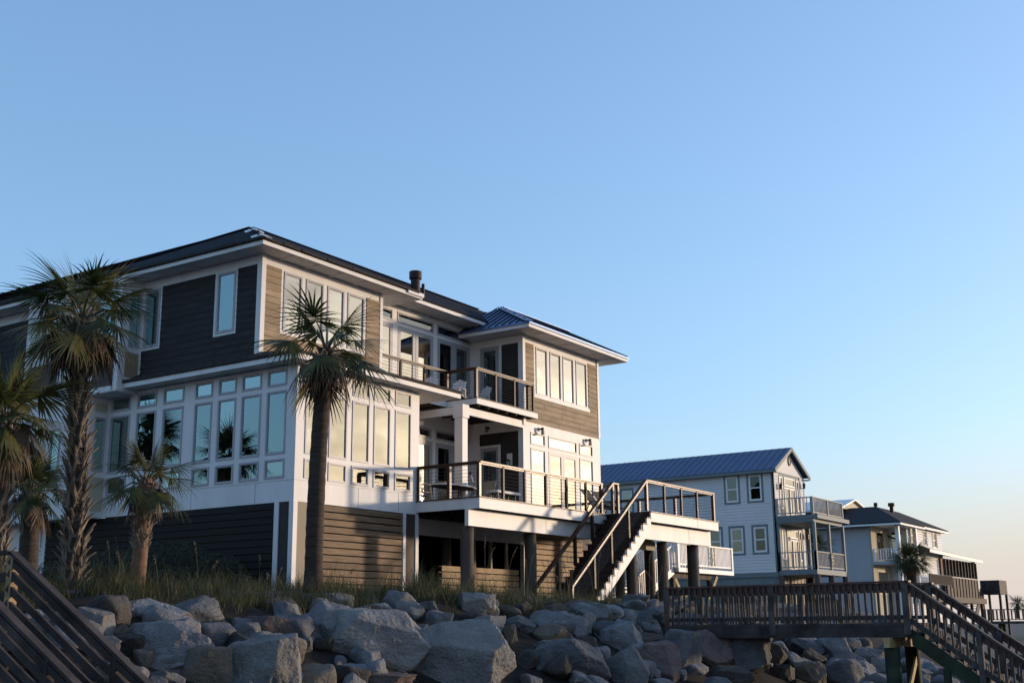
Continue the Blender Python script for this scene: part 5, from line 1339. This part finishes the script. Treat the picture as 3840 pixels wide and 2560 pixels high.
# its balcony
b = MB(); b.box(XC, XW, 29.0, YC, 4.75, 5.0); b.build('balcony_floor', M_STUC, nc)
post_rail(nc, [(XC + .1, YC - .1), (XC + .1, 29.1), (102.8, 29.1), (XW, 29.1)], 5.0, 1.0, .2, M_VINYL, bx=.03)
for x, y in ((100.4, 28.8), (106.6, 29.1)):
    b = MB(); b.box(x - .17, x + .17, y - .15, y + .15, .5, 8.0); b.build('porch_column', M_VINYL, nc)
# screened porch on the far end
k = 29.0 / YC; YP = 29.0
b = MB(); b.slab([(115 * k, YP - .5, 6.85 * k), (136.7 * k, YP - .5, 6.5 * k), (133 * k, YC + 1.5, 7.3 * k), (112 * k, YC, 7.9 * k)], .12); b.build('porch_roof', M_ASPH, nc)
b = MB(); b.beam((116 * k, YP - .5, 6.62 * k), (136.7 * k, YP - .5, 6.32 * k), .08, .3); b.build('porch_eave', M_VINYL, nc)
b = MB(); b.box(122.9 * k, 135.6 * k, YP - .05, YP + .05, 2.4 * k, 4.4 * k); b.build('porch_wall', M_WOODD, nc)
b = MB(); b.box(122.9 * k, 135.6 * k, YP + .3, YP + .34, 4.0, 5.85); b.box(135.4 * k, 135.5 * k, YP, YC + 1.6, 4.0, 5.9); b.build('porch_back', M_RED, nc)
for i in range(11):
    x = (123 + i * 1.25) * k; b = MB(); b.box(x - .08, x + .08, YP - .12, YP + .06, 2.0, 6.15 * k); b.build('screen_post', M_WOODD, nc)
b = MB(); b.box(122.9 * k, 135.7 * k, YP - .14, YP + .04, 4.38 * k, 4.5 * k); b.build('porch_sill', M_BRAIL, nc)
post_rail(nc, [(107.5, YP - .6), (122.8 * k, YP - .6)], 3.2, .95, .22, M_WOODD, bx=.04)
b = MB(); b.box(107, 136 * k, YP - .7, YC, 1.8, 2.3); b.build('porch_deck', M_WOODD, nc)
for x in (108, 112, 117, 122, 126):
    b = MB(); b.box(x - .13, x + .13, YP - .6, YP - .35, -.5, 1.8); b.build('leg', M_WOODD, nc)

# ================================================================ lookout, far walkway, pole
lk = thing('lookout_platform', 'dark raised wooden lookout on tall legs with steps, far right', 'platform', (133, 29, 0))
b = MB(); b.box(132.2, 135.6, 28.0, 29.9, 2.85, 4.25); b.build('solid_railing', M_WOODD, lk)
for x, y in ((132.4, 28.1), (135.4, 28.1), (132.4, 29.8), (135.4, 29.8)):
    b = MB(); b.box(x - .11, x + .11, y - .11, y + .11, -1.5, 2.85); b.build('leg', M_WOODD, lk)
for y in (29.6, 30.9):
    b = MB(); b.beam((132.0, y, 3.6), (128.0, y, .6), .1, .8); b.build('stair_side', M_WOODD, lk)
for i in range(11):
    b = MB(); b.box(128.2 + i * .36, 128.6 + i * .36, 29.65, 30.85, .6 + i * .26, .66 + i * .26); b.build('tread', M_WOODD, lk)
fw_ = thing('far_walkway', 'distant wooden beach walkway with railing low at the right edge', 'boardwalk', (108, 22, 0))
b = MB(); b.box(107, 109, 12, 24.3, -.1, .12); b.build('floor', M_WOOD, fw_)
post_rail(fw_, [(107.3, 24.2), (107.3, 21.0), (107.3, 17.6), (107.3, 14.2)], .12, .95, .28, M_WOOD, bx=.04)
post_rail(fw_, [(108.9, 24.2), (108.9, 21.0), (108.9, 17.6), (108.9, 14.2)], .12, .95, .28, M_WOOD, bx=.04)
for y in (14, 17, 20, 23):
    for x in (107.4, 108.7):
        b = MB(); b.tube([(x, y, -2), (x, y, -.1)], .16, 8); b.build('pile', M_GREENW, fw_)
up = thing('utility_pole', 'thin utility pole with a crossarm against the pale sky', 'pole', (160, 36.5, -1))
b = MB(); b.tube([(160.3, 36.18, -2), (160.3, 36.18, 4.2)], .17, 8); b.build('shaft', M_IPE, up)
b = MB(); b.beam((159.2, 37.5, 3.75), (161.4, 34.9, 3.75), .12, .14); b.build('crossarm', M_IPE, up)
for t in (.05, .35, .7, .95):
    b = MB(); x = 159.2 + 2.2 * t; y = 37.5 - 2.6 * t; b.tube([(x, y, 3.8), (x, y, 4.1)], .08, 6); b.build('insulator', M_BLACK, up)
